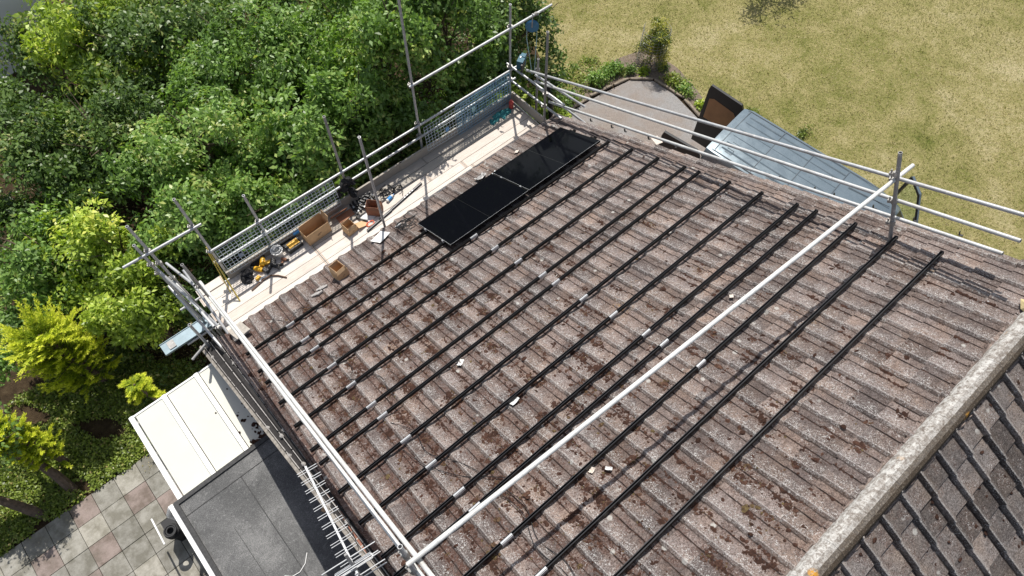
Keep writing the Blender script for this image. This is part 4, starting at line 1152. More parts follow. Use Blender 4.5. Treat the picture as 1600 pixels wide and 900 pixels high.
for k, (a, b, lb) in enumerate((((0.02, 1.04), (0.86, 1.18), 'black rail offcut farther along the deck with silver slots'), ((-0.60, 0.94), (0.02, 1.03), 'black rail offcut nearer the inner standard'))):
    t = thing('rail_offcut', lb, 'rail offcut', ((a[0] + b[0]) / 2, (a[1] + b[1]) / 2, DZ), 'rail offcuts on the deck')
    mb = MB(); A = Vector((*a, DZ + .022)); B = Vector((*b, DZ + .022)); mb.bar(A, B, .042, .03); mb.bar(A + Vector((0, .014, .018)), B + Vector((0, .014, .018)), .008, .012); mb.bar(A + Vector((0, -.014, .018)), B + Vector((0, -.014, .018)), .008, .012); obj('rail', mb, MT['black_alu'], t)
    mb = MB(); D = (B - A)
    for q in np.linspace(.45, .7, 4): mb.box(A + D * q + Vector((0, 0, .017)), (.03, .02, .003))
    if k == 0: obj('slot_plate', mb, MT['alu'], t)
cb = thing('cable_tangle', 'tangled heap of black cable and clips on the deck beyond the blue bottle', 'cable', (.30, 1.38, DZ))
mb = MB(); r = random.Random(2)
for k in range(16):
    c = Vector((.28 + r.gauss(0, .09), 1.40 + r.gauss(0, .05), DZ + .02 + r.uniform(0, .05))); R0 = r.uniform(.03, .09); ph = r.uniform(0, 6)
    mb.path([c + Vector((math.cos(a + ph) * R0, math.sin(a + ph) * R0 * .7, .02 * math.sin(3 * a))) for a in np.linspace(0, r.uniform(2, 5.5), 10)], .009, 5)
obj('cable_loops', mb, MT['black'], cb)
mb = MB(); mb.path([(.4, 1.38, DZ + .02), (.48, 1.28, DZ + .02), (.40, 1.18, DZ + .02)], .006, 5); mb.path([(.2, 1.45, DZ + .02), (.05, 1.55, DZ + .015), (.30, 1.62, DZ + .012)], .005, 5); obj('lead', mb, MT['black'], cb)
bt = thing('bottle', 'blue labelled water bottle lying on the deck near the black rail offcut', 'bottle', (.16, 1.28, DZ))
a0 = Vector((.08, 1.25, DZ + .035)); axb = Vector((.96, .26, 0)).normalized()
mb = MB(); mb.lathe(a0, [(.03, 0), (.034, .01), (.034, .035)], 12, axb); mb.lathe(a0, [(.034, .13), (.030, .16), (.014, .19)], 12, axb); obj('body', mb, MT['paper'], bt)
mb = MB(); mb.lathe(a0, [(.035, .035), (.035, .13)], 12, axb); obj('label_band', mb, MT['blue'], bt)
mb = MB(); mb.lathe(a0, [(.014, .19), (.014, .21)], 10, axb); obj('cap', mb, MT['blue'], bt)
mb = MB(); mb.box((-1.66, 1.62, DZ + .23), (.16, .03, .05)); tag(obj('glove', mb, MT['blue'], loc=(-1.66, 1.62, DZ + .22)), 'blue glove lying on the toe board above the largest box', 'glove')

cs = thing('tool_case', 'yellow and black tool case flat on the deck by the largest box', 'tool case', (-1.84, 1.54, DZ))
Rz = Matrix.Rotation(.08, 3, 'Z')
mb = MB(); mb.box((-1.84, 1.555, DZ + .05), (.30, .20, .10), Rz); mb.box((-1.92, 1.66, DZ + .07), (.22, .05, .05), Rz); obj('body', mb, MT['black'], cs)
mb = MB(); mb.box((-1.83, 1.55, DZ + .105), (.22, .125, .012), Rz)
for q in (-.06, 0, .06): mb.box((-1.83 + q, 1.50, DZ + .112), (.035, .02, .008), Rz)
obj('lid', mb, MT['yellow'], cs)
bk = thing('bucket', 'white bucket holding a grey coil, next to the tool case', 'bucket', (-2.15, 1.57, DZ))
mb = MB(); mb.lathe((-2.15, 1.57, DZ), [(.075, 0), (.105, .17), (.112, .175), (.112, .185), (.10, .185), (.095, .16), (.07, .03), (.0, .03)], 24); obj('pail', mb, MT['white'], bk, angle=50)
mb = MB()
for k in range(4): mb.path([(-2.15 + math.cos(a) * (.05 + .012 * k), 1.57 + math.sin(a) * (.05 + .008 * k), DZ + .16 + .012 * k + .02 * math.sin(a + k)) for a in np.linspace(0, 6.2, 16)], .008, 5)
obj('coil', mb, MT['galv'], bk)


def cordless(label, c, yaw, s=1.0, col='yellow'):
    t = thing('cordless_drill', label, 'drill', c, 'cordless tools on the deck'); c = Vector(c); M = Matrix.Rotation(yaw, 3, 'Z')
    T = lambda x, y, z: c + M @ (Vector((x, y, z)) * s)
    mb = MB(); mb.lathe(T(-.09, 0, .04), [(.030 * s, 0), (.036 * s, .02 * s), (.036 * s, .11 * s), (.028 * s, .13 * s)], 12, M @ Vector((1, 0, 0))); mb.box(T(-.04, -.07, .035), (.045 * s, .10 * s, .04 * s), M @ Matrix.Rotation(.15, 3, 'Z')); obj('body', mb, MT[col], t)
    mb = MB(); mb.lathe(T(.04, 0, .04), [(.026 * s, 0), (.024 * s, .04 * s), (.012 * s, .06 * s)], 12, M @ Vector((1, 0, 0))); obj('chuck', mb, MT['black'], t)
    mb = MB(); mb.box(T(-.05, -.14, .035), (.10 * s, .055 * s, .065 * s), M); obj('battery', mb, MT['black'], t)
    return t


cordless('yellow and black drill nearest the black bag', (-2.62, 1.55, DZ), 2.2, 1.25)
cordless('yellow and black drill leaning on the toe board between bag and bucket', (-2.45, 1.62, DZ + .02), 1.0, 1.35)
cordless('grey and black drill standing in front of the bucket', (-2.33, 1.40, DZ), -1.3, 1.2, 'black')
cordless('small dark olive drill at the bucket side', (-2.12, 1.40, DZ), -.9, .8, 'card_dark')
mb = MB(); r = random.Random(21)
for k in range(9): mb.blob((-2.84 + r.gauss(0, .06), 1.56 + r.gauss(0, .05), DZ), r.uniform(.05, .10), r.uniform(.04, .08), r.uniform(.05, .12), r.uniform(0, 3), None, r, .25)
tag(obj('tool_bag', mb, MT['black_soft'], loc=(-2.84, 1.56, DZ)), 'slumped black cloth bag against the toe board at the near end', 'bag')
mb = MB()
for k in range(6): mb.blob((-2.55 + r.gauss(0, .05), 1.66 + r.gauss(0, .02), DZ), r.uniform(.04, .07), r.uniform(.03, .06), r.uniform(.05, .1), 0, None, r, .25)
tag(obj('tool_bag', mb, MT['black_soft'], loc=(-2.55, 1.66, DZ)), 'small black pouch behind the yellow drills', 'bag')
sw = thing('multi_tool', 'small orange and white power tool lying across a dark strip on the deck', 'tool', (-2.68, 1.36, DZ))
mb = MB(); mb.box((-2.70, 1.37, DZ + .03), (.09, .07, .05), Matrix.Rotation(.4, 3, 'Z')); obj('head', mb, MT['yellow'], sw)
mb = MB(); mb.path([(-2.72, 1.29, DZ + .03), (-2.66, 1.33, DZ + .035), (-2.55, 1.31, DZ + .03)], .022, 8); obj('grip', mb, MT['paper'], sw)
mb = MB(); mb.bar((-2.92, 1.24, DZ + .012), (-2.66, 1.29, DZ + .02), .028, .014); mb.path([(-2.66, 1.29, DZ + .02), (-2.5, 1.28, DZ + .025), (-2.40, 1.20, DZ + .02), (-2.30, 1.06, DZ + .015)], .016, 6); obj('strip', mb, MT['ink'], sw)
lv = thing('level_rods', 'pair of yellow fibreglass rods leaning against the near deck corner', 'rods', (-3.2, 1.4, DZ))
mb = MB(); mb.tube((-3.19, 1.20, DZ + .01), (-3.10, 1.86, .22), .013, 8); obj('rod', mb, MT['yellow_tube'], lv)
mb = MB(); mb.tube((-3.23, 1.45, DZ + .01), (-3.13, 1.87, .10), .009, 8); obj('rod', mb, MT['yellow_tube'], lv)
bc = thing('jacket', 'black jacket hung over the low rail by the dull leaning standard', 'jacket', (-.45, 1.78, -.2))
mb = MB(); r = random.Random(14)
for k in range(16): mb.blob((-.45 + r.gauss(0, .09), 1.74 + r.gauss(0, .03), -.30 + r.uniform(-.25, .22)), r.uniform(.05, .10), r.uniform(.04, .07), r.uniform(.06, .12), r.uniform(0, 3), None, r, .3)
obj('cloth', mb, MT['black_soft'], bc)

# ------------------------------------------------------------------ van
VO = Vector((6.88, -1.645, GZ)); VF = Vector((0.125, -0.992, 0)).normalized(); VL = Vector((-VF.y, VF.x, 0))  # VL points to the lawn side
if VL.x < 0: VL = -VL
van = thing('van', 'grey blue panel van parked on the drive with rear and cab doors open', 'van', VO)
VH = 2.22


def VP(f, l, z): return VO + VF * f + VL * l + Vector((0, 0, z))


def van_section(f):
    """half outline (l,z) at distance f from the rear"""
    roofz = np.interp(f, [0, .15, 3.3, 3.75, 4.15, 4.55, 5.15, 5.35], [2.19, 2.22, 2.20, 2.10, 1.72, 1.18, 1.02, .85])
    rw = np.interp(f, [0, .2, 3.0, 3.75, 4.15, 4.55, 5.15, 5.35], [.74, .78, .78, .70, .72, .80, .72, .60])
    bw = np.interp(f, [0, .2, 4.4, 5.1, 5.35], [.95, .97, .97, .90, .74])
    beltz = np.interp(f, [0, 3.2, 4.4, 5.35], [1.25, 1.25, 1.02, .78])
    return [(bw * .97, .32), (bw, .55), (bw, min(beltz, roofz - .12)), (rw + (bw - rw) * .35, roofz - .10 if roofz > 1.3 else roofz - .06), (rw, roofz - .025), (rw * .72, roofz), (rw * .35, roofz + .012), (0, roofz + .015)]


fs = [0, .06, .2, .8, 1.5, 2.2, 2.9, 3.3, 3.55, 3.75, 3.95, 4.15, 4.35, 4.55, 4.85, 5.15, 5.3, 5.35]
mb = MB(); ring = []
for f in fs:
    h = van_section(f); pr = [(-l, z) for l, z in h] + [(l, z) for l, z in reversed(h[:-1])]
    ring.append([VP(f, l, z) for l, z in pr])
N = len(ring[0])
vv = [p for rg in ring for p in rg]; ff = []; gl = []
for i in range(len(fs) - 1):
    for j in range(N - 1):
        q = (i * N + j, (i + 1) * N + j, (i + 1) * N + j + 1, i * N + j + 1)
        ff.append(q)
ff.append(tuple(range((len(fs) - 1) * N, len(fs) * N)))
mb.add(vv, ff)
# underside
mb.add([VP(0, -.93, .32), VP(0, .93, .32), VP(5.35, .6, .32), VP(5.35, -.6, .32)], [(0, 1, 2, 3)])
body = obj('body', mb, MT['van'], van, angle=35)
# pressed ribs and seams along the roof
mb = MB()
for l in (-.55, -.36, -.12, .12, .36, .55):
    for f0, f1 in ((.25, 1.02), (1.06, 1.78), (1.82, 2.55)):
        za = van_section(f0)[5][1] + (.006 if abs(l) > .5 else .012)
        A, B = VP(f0, l, za + .008), VP(f1, l, za + .008); sv = VL * .022; dz_ = Vector((0, 0, .012))
        mb.add([A - sv - dz_, A, A + sv - dz_, B - sv - dz_, B, B + sv - dz_], [(0, 1, 4, 3), (1, 2, 5, 4), (0, 2, 1), (3, 4, 5)])
obj('roof_rib', mb, MT['van'], van)
mb = MB()
for f in (.17, 1.04, 1.80, 2.57):
    mb.bar(VP(f, -.70, 2.226), VP(f, 0, 2.237), .010, .006); mb.bar(VP(f, 0, 2.237), VP(f, .70, 2.226), .010, .006)
for l in (-.72, .72): mb.bar(VP(.1, l, 2.212), VP(3.3, l, 2.20), .014, .006)
mb.path([VP(2.75, .30, 2.232), VP(3.2, .36, 2.225), VP(3.6, .48, 2.165)], .007, 5); mb.path([VP(2.75, -.30, 2.232), VP(3.2, -.36, 2.225), VP(3.6, -.48, 2.165)], .007, 5)
for l in (-.60, -.40):
    for f in (.35, 1.35):
        if f > 1 and l > -.5: continue
        mb.path([VP(f, l, 2.228), VP(f + .16, l, 2.228), VP(f + .16, l + .11, 2.231), VP(f, l + .11, 2.231)], .005, 4)
obj('roof_seam', mb, simple('seam_sealant', (.06, .075, .085), .6), van)
# windscreen, side glass
mb = MB()
def gq(M_, a): M_.add(a, [tuple(range(len(a)))])
gq(mb, [VP(3.80, -.63, 2.095), VP(3.80, .63, 2.095), VP(4.52, .72, 1.245), VP(4.52, -.72, 1.245)])
obj('windscreen', mb, MT['glass_dark'], van)
for s in (-1, 1):
    mb = MB(); gq(mb, [VP(3.20, s * .90, 1.75), VP(3.20, s * .985, 1.30), VP(4.25, s * .985, 1.22), VP(3.85, s * .90, 1.72)]); obj('side_window', mb, MT['glass_dark'], van)
# flat black sheet across the open rear, standing for the dark bay
mb = MB(); mb.box(VP(.03, 0, 1.2), (1.62, .02, 1.6), Matrix((VL, VF, Vector((0, 0, 1)))).transposed()); obj('dark_bay_sheet', mb, MT['black'], van)
for s, f in ((-1, .85), (1, .85), (-1, 4.35), (1, 4.35)):
    w = thing('wheel', None, None, VP(f, s * .88, .33)); w.location = w.location - world_loc(van); w.parent = van
    mb = MB(); mb.lathe(VP(f, s * .88 - .1, .33), [(.20, 0), (.31, .01), (.33, .05), (.33, .16), (.31, .2), (.20, .2)], 24, VL); obj('tyre', mb, MT['tyre'], w)
    mb = MB(); mb.lathe(VP(f, s * .88 - .1, .33), [(.03, .02), (.20, .01), (.20, .19), (.03, .18)], 20, VL); obj('rim', mb, MT['galv'], w)


def van_door(hl, ang, w, z0, z1, label, ply=True):
    """rear barn door hinged at the side hl, swung by ang"""
    d = (Matrix.Rotation(ang, 3, 'Z') @ -VF)
    nrm = Vector((-d.y, d.x, 0)); hp = VP(0.0, hl, 0)
    door = MB(); P = lambda a, z, n=0: hp + d * a + Vector((0, 0, z)) + nrm * n
    prof = [(0, z0), (w, z0), (w, z1 - .12), (w * .97, z1), (.10, z1 - .05), (0, z1 - .22)]
    k = len(prof)
    door.add([P(a, z, -.03) for a, z in prof] + [P(a, z, .03) for a, z in prof], [tuple(range(k)), tuple(reversed(range(k, 2 * k)))] + [(i, (i + 1) % k, (i + 1) % k + k, i + k) for i in range(k)])
    o = obj('rear_door', door, MT['black'], van); o['label'] = label
    if ply:
        mb = MB(); q = [(.10, z1 - .95), (w - .10, z1 - .95), (w - .09, z1 - .36), (w - .2, z1 - .30), (.20, z1 - .36), (.10, z1 - .48)]
        for s in (-1, 1):
            mb.add([P(a, z, .034 * s) for a, z in q], [tuple(range(len(q)))])
        obj('lining', mb, MT['ply'], o)
        mb = MB(); mb.box(P(w * .55, z1 - 1.12, -.05), (.12, .05, .05), Matrix((d, nrm, Vector((0, 0, 1)))).transposed()); mb.box(P(w - .05, z1 - .06, -.04), (.05, .03, .04)); obj('handle', mb, MT['galv'], o)
    return o


van_door(.80, 0.0, .94, .42, 2.22, 'open rear door with a brown ply lining')
van_door(-.90, 0.11, .94, .42, 2.20, 'open rear door showing black', False)
# near cab door open on the lawn side
hp = VP(4.40, .98, 0); d = Vector((.46, .89, 0)).normalized()
mb = MB(); P = lambda a, z: hp + d * a + Vector((0, 0, z))
mb.bar(P(0, .40), P(.95, .40), .05, .06); mb.bar(P(0, 1.2), P(.95, 1.2), .06, .10)
mb.add([P(0, .4), P(.95, .4), P(.95, 1.22), P(0, 1.22)], [(0, 1, 2, 3)])
fr = [P(-.02, 1.24), P(.58, 2.02), P(.97, 2.12), P(1.02, 1.24)]
for a, b in zip(fr, fr[1:]): mb.bar(a, b, .045, .055)
cd = obj('cab_door', mb, MT['black'], van); cd['label'] = 'open cab door with a black window frame'
mb = MB(); mb.bar(fr[1] + Vector((0, 0, .035)), fr[2] + Vector((0, 0, .035)), .05, .02); mb.bar(fr[0] + Vector((0, 0, .04)), fr[1] + Vector((0, 0, .04)), .04, .02); obj('trim', mb, MT['van'], cd)
mb = MB(); q = [P(.04, 1.27), P(.30, 1.62), P(.59, 1.97), P(.93, 2.06), P(.97, 1.27)]
nn = d.cross(Vector((0, 0, 1))) * .003
mb.add([p + nn for p in q] + [p - nn for p in q], [tuple(range(5)), tuple(reversed(range(5, 10)))] + [(i, i + 5, (i + 1) % 5 + 5, (i + 1) % 5) for i in range(5)]); obj('window', mb, MT['glass_clear'], cd)

# ------------------------------------------------------------------ drive edging
EDG = [((6.15, 2.28), (6.85, 2.22), 'grey timber edging length nearest the house end of the drive'), ((6.90, 2.26), (7.62, 2.16), 'thick pale timber edging length in front of the bed plants'), ((7.66, 2.14), (8.12, 2.06), 'timber edging length left of the wire caged shrub'), ((8.16, 2.02), (8.62, 1.62), 'dark short timber edging length below the wire caged shrub'), ((8.64, 1.56), (8.74, 0.62), 'slender timber edging length curving towards the van'), ((8.72, 0.56), (8.56, -0.22), 'timber edging length nearest the open van door')]
for k, (a, b, lb) in enumerate(EDG):
    mb = MB(); A = Vector((*a, GZ + .035)); B = Vector((*b, GZ + .035)); pts = [A + (B - A) * t + Vector((0, 0, .01 * math.sin(9 * t + k))) for t in np.linspace(0, 1, 5)]
    mb.path(pts, [.032, .042, .036, .042, .03], 8); tag(obj('edging_timber', mb, MT['log'], loc=(A + B) / 2), lb, 'edging', 'timber edging around the drive')


# ------------------------------------------------------------------ plants
def leaves(C, Nrm, n, size, spread, rng, tint_c, droop=0.15, narrow=0.5, tint_sd=0.16, flat=0.35):
    """rhombic leaves around cluster centres C (k,3) with outward normals Nrm; returns V,F,T"""
    k = len(C)
    Nrm = Nrm / np.linalg.norm(Nrm, axis=1, keepdims=True)
    idx = np.repeat(np.arange(k), n); m = len(idx)
    N = Nrm[idx]
    t = rng.normal(size=(m, 3)); t -= (t * N).sum(1, keepdims=True) * N; t /= np.linalg.norm(t, axis=1, keepdims=True) + 1e-9
    sp = spread[idx] if isinstance(spread, np.ndarray) else spread
    rad = np.sqrt(rng.random(m)) * sp
    pos = C[idx] + t * rad[:, None] + N * (rng.normal(size=m) * flat * sp - 0.35 * rad ** 2 / np.maximum(sp, 1e-6))[:, None]
    d = t + 0.7 * rng.normal(size=(m, 3)); d[:, 2] -= droop
    d /= np.linalg.norm(d, axis=1, keepdims=True)
    up = N + 0.55 * rng.normal(size=(m, 3)) + np.array([0, 0, 0.35])
    s = np.cross(d, up); s /= np.linalg.norm(s, axis=1, keepdims=True) + 1e-9
    nn = np.cross(s, d)
    L = size * (0.7 + 0.6 * rng.random(m)); W = L * narrow
    a = pos; b = pos + d * (L * .45)[:, None] + s * (W * .5)[:, None] + nn * (W * .16)[:, None]
    c = pos + d * L[:, None] - nn * (L * .12)[:, None]; e = pos + d * (L * .45)[:, None] - s * (W * .5)[:, None] + nn * (W * .16)[:, None]
    V = np.stack([a, b, c, e], 1).reshape(-1, 3); F = np.arange(4 * m).reshape(-1, 4)
    T = np.clip(tint_c[idx] + rng.normal(size=m) * tint_sd, 0, 1)
    return V, F, T


def cat_lists(parts):
    V = []; F = []; T = []; o = 0
    for v, f, t in parts:
        V.append(v); F.append(f + o); T.append(t); o += len(v)
    return np.concatenate(V), np.concatenate(F), np.concatenate(T)


def crown(blobs, ncl, nl, size, spread, seed, narrow=0.5, bias=0.25, tint_mean=0.5):
    rng = np.random.default_rng(seed)
    vol = np.array([b[3] * b[4] * b[5] for b in blobs]) ** (2 / 3); w = vol / vol.sum()
    bi = rng.choice(len(blobs), ncl, p=w); B = np.array(blobs)[bi]
    NB = 12
    bd = rng.normal(size=(len(blobs) * NB, 3)); bd[:, 2] = bd[:, 2] * 0.8 + bias; bd /= np.linalg.norm(bd, axis=1, keepdims=True)
    bl = 0.62 + 0.78 * rng.random(len(blobs) * NB); bt = 0.14 * rng.normal(size=len(blobs) * NB)
    bj = bi * NB + rng.integers(0, NB, ncl)
    d = bd[bj] + 0.20 * rng.normal(size=(ncl, 3)); d /= np.linalg.norm(d, axis=1, keepdims=True)
    rr = bl[bj] * (1.04 - 0.62 * rng.random(ncl) ** 1.3)
    C = B[:, :3] + d * B[:, 3:6] * rr[:, None]
    Nn = d / B[:, 3:6]; Nn /= np.linalg.norm(Nn, axis=1, keepdims=True); Nn = Nn + np.array([0, 0, .5]) + .35 * rng.normal(size=(ncl, 3))
    tc = np.clip(rng.normal(tint_mean, .13, ncl) + bt[bj], 0, 1)
    sp = spread * (0.6 + 0.8 * rng.random(ncl))
    return leaves(C, Nn, nl, size, sp, rng, tc, narrow=narrow)


def limbs(base, blobs, seed, r0=0.09):
    r = random.Random(seed); mb = MB(); base = Vector(base)
    bl = [Vector(b[:3]) for b in blobs]; mid = sum(bl, Vector()) / len(bl)
    fork = base.lerp(mid, .45); fork.x += r.uniform(-.1, .1)
    mb.path([base - Vector((0, 0, .05)), base.lerp(fork, .5) + Vector((r.uniform(-.06, .06), r.uniform(-.06, .06), 0)), fork], [r0 * 1.2, r0, r0 * .8], 8)
    for b, c in zip(blobs, bl):
        m = fork.lerp(c, .5) + Vector((r.uniform(-.12, .12), r.uniform(-.12, .12), .08))
        mb.path([fork, m, c], [r0 * .65, r0 * .45, r0 * .25], 6)
        for q in range(6):
            e = c + Vector((r.uniform(-1, 1) * b[3] * .85, r.uniform(-1, 1) * b[4] * .85, r.uniform(-.3, 1) * b[5] * .8))
            s = m.lerp(c, r.uniform(.2, 1)); mb.path([s, s.lerp(e, .5) + Vector((0, 0, .05)), e], [r0 * .25, r0 * .16, r0 * .06], 5)
    return mb


def tree(label, base, blobs, ncl, nl, size, spread, mat, seed, narrow=.5, group='trees and bushes beyond the scaffold', cat='tree', name='tree', tint=.5, r0=.09):
    t = thing(name, label, cat, base, group)
    V, F, T = crown(blobs, ncl, nl, size, spread, seed, narrow, tint_mean=tint)
    build_np('crown', V, F, T, MT[mat], t)
    obj('trunk', limbs(base, blobs, seed, r0), MT['bark'], t)
    return t


G = GZ
# (label, x, y, blobs[(x,y,z,rx,ry,rz)], clusters, leaves, size, mat)
TREES = [
 ('dark green tree at the lawn edge behind the gin wheel', (5.3, 3.4), [(5.1, 3.2, -.9, 1.0, 1.0, 1.2), (5.3, 3.6, -.1, .85, .85, .9), (4.5, 3.1, -1.5, .9, .8, 1.0), (5.2, 2.9, -2.1, 1.1, .7, .9)], 430, 34, .085, .20, 'leaf_dark', .45),
 ('tall mid green tree between the high tube and the lawn', (3.3, 3.6), [(3.3, 3.5, .4, 1.1, 1.1, 1.2), (2.9, 3.3, 1.3, .8, .7, .8), (3.7, 3.2, -.6, 1.0, .8, 1.1), (3.0, 2.8, -1.3, 1.1, .6, .9)], 520, 34, .085, .21, 'leaf_mid', .5),
 ('tall leafy tree behind the leftmost of the high tube standards', (1.6, 3.3), [(1.6, 3.2, .6, 1.15, 1.0, 1.2), (1.9, 3.0, 1.5, .85, .7, .8), (.9, 3.1, .2, .9, .9, 1.0), (1.5, 2.7, -.8, 1.2, .55, .9)], 560, 34, .09, .21, 'leaf_mid', .58),
 ('broad mid green tree behind the tall leafy one', (2.0, 5.4), [(2.0, 5.3, -.4, 1.4, 1.2, 1.3), (3.2, 5.2, -.6, 1.1, 1.0, 1.1), (1.2, 5.6, -.9, 1.1, 1.0, 1.1)], 480, 34, .09, .22, 'leaf_mid', .5),
 ('glossy green tree behind the black jacket', (-.1, 3.5), [(-.1, 3.3, -.3, 1.0, .95, 1.1), (-.7, 3.2, -.9, .8, .7, .9), (.4, 2.9, -1.0, .9, .6, .9)], 430, 34, .095, .21, 'leaf_mid', .6),
 ('large round tree in the middle of the thicket', (0., 5.8), [(.1, 5.8, -.4, 1.5, 1.2, 1.3), (-.9, 6.0, -.7, 1.1, 1.1, 1.2), (-.2, 4.9, -1.0, 1.3, .8, 1.0)], 560, 34, .09, .22, 'leaf_mid', .5),
 ('dark leafy tree at the top of the picture left of the middle', (-1.4, 7.8), [(-1.3, 7.7, -.7, 1.4, 1.2, 1.3), (-.3, 7.8, -1.0, 1.2, 1.1, 1.2), (-1.9, 8.6, -1.0, 1.1, 1.0, 1.2)], 500, 30, .095, .23, 'leaf_dark', .55),
 ('bright green tree in front of the grey rendered wall', (-2.9, 9.2), [(-2.5, 9.0, -.8, 1.0, 1.1, 1.1), (-1.9, 9.8, -1.1, 1.0, 1.1, 1.0), (-2.6, 8.1, -1.4, 1.1, .9, .9)], 430, 30, .10, .24, 'leaf_light', .5),
 ('mid green tree with pale tipped leaves left of the black jacket', (-2.0, 4.6), [(-1.9, 4.5, -.4, 1.2, 1.0, 1.1), (-2.6, 4.9, -.8, .9, .9, 1.0), (-1.3, 4.1, -.9, .9, .8, .9)], 480, 34, .085, .20, 'leaf_mid', .62),
 ('low leafy bush pressing against the deck rail behind the largest box', (-1.6, 2.8), [(-1.6, 2.75, -.75, .8, .62, .8), (-1.1, 2.5, -1.1, .7, .5, .8), (-2.2, 2.7, -1.1, .7, .55, .8)], 330, 34, .085, .18, 'leaf_mid', .6),
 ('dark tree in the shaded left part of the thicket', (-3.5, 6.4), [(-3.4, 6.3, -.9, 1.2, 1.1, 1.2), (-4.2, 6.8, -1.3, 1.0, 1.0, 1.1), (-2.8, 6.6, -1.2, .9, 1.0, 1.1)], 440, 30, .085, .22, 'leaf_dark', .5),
 ('glossy shrub behind the near corner transom', (-2.9, 3.4), [(-2.9, 3.35, -.75, .85, .75, .85), (-3.5, 3.6, -1.2, .7, .7, .8), (-2.4, 3.1, -1.2, .7, .6, .8)], 360, 34, .085, .19, 'leaf_mid', .6),
 ('dark hazel bush at the left edge of the thicket', (-4.9, 7.4), [(-4.9, 7.0, -1.2, 1.1, 1.1, 1.1), (-5.6, 6.2, -1.6, .9, .9, .9), (-4.0, 8.4, -1.3, 1.0, 1.0, 1.0)], 400, 30, .09, .22, 'leaf_dark', .55),
 ('yellow green laurel left of the near scaffold corner', (-4.3, 3.9), [(-4.3, 3.8, -1.0, .95, .85, .85), (-4.9, 4.4, -1.4, .8, .8, .8)], 360, 34, .085, .19, 'leaf_light', .5),
 ('green bush at the left edge above the golden conifer', (-5.5, 4.8), [(-5.4, 4.7, -1.3, .9, .9, .9), (-6.0, 4.9, -1.7, .8, .8, .8), (-5.0, 5.3, -1.4, .8, .8, .8), (-6.7, 4.1, -1.95, .8, .7, .65)], 400, 32, .085, .20, 'leaf_mid', .55),
 ('low yellow green laurel right of the golden conifer', (-4.7, 2.9), [(-4.6, 2.85, -1.35, .68, .55, .7), (-5.1, 3.1, -1.6, .55, .5, .6)], 250, 34, .085, .18, 'leaf_light', .55),
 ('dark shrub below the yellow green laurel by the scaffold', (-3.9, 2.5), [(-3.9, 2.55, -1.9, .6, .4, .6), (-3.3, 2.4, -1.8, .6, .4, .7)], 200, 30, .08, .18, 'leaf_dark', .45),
 ('mid green tree at the back against the lawn edge', (4.6, 6.0), [(4.6, 5.9, -1.0, 1.3, 1.2, 1.2), (5.7, 5.2, -1.3, 1.0, 1.0, 1.0), (3.5, 6.6, -1.0, 1.2, 1.0, 1.2)], 480, 30, .09, .23, 'leaf_dark', .6),
 ('pale leaved bush under the high tube at the end of the deck', (3.4, 2.3), [(3.4, 2.25, -1.7, .8, .35, .7), (4.3, 2.3, -1.9, .6, .5, .6)], 220, 30, .075, .18, 'leaf_light', .45),
 ('tangled understorey bush below the deck rail', (.6, 2.35), [(.2, 2.35, -1.7, .9, .4, .8), (1.3, 2.3, -1.8, .9, .35, .8), (-.9, 2.3, -1.8, .8, .35, .8)], 330, 30, .075, .19, 'leaf_dark', .5),
 ('mid green tree far up in the thicket left of centre', (.8, 8.6), [(.6, 8.4, -1.3, 1.3, 1.2, 1.1), (1.9, 7.6, -1.3, 1.3, 1.1, 1.1), (3.0, 7.6, -1.4, 1.2, 1.1, 1.1)], 460, 28, .095, .24, 'leaf_mid', .5),
 ('dark bush at the far back of the thicket', (-3.2, 11.2), [(-3.0, 11.0, -1.7, 1.3, 1.1, .9), (-1.2, 10.8, -1.6, 1.4, 1.1, 1.0), (.6, 10.6, -1.6, 1.4, 1.1, 1.0)], 380, 26, .10, .25, 'leaf_dark', .6),
]
for k, (lb, (x, y), bl, ncl, nl, sz, sp, mt, tn) in enumerate(TREES):
    tree(lb, (x, y, G), bl, int(ncl * .86), int(nl * 1.12), sz * 1.22, sp * .95, mt, 100 + k, tint=tn)


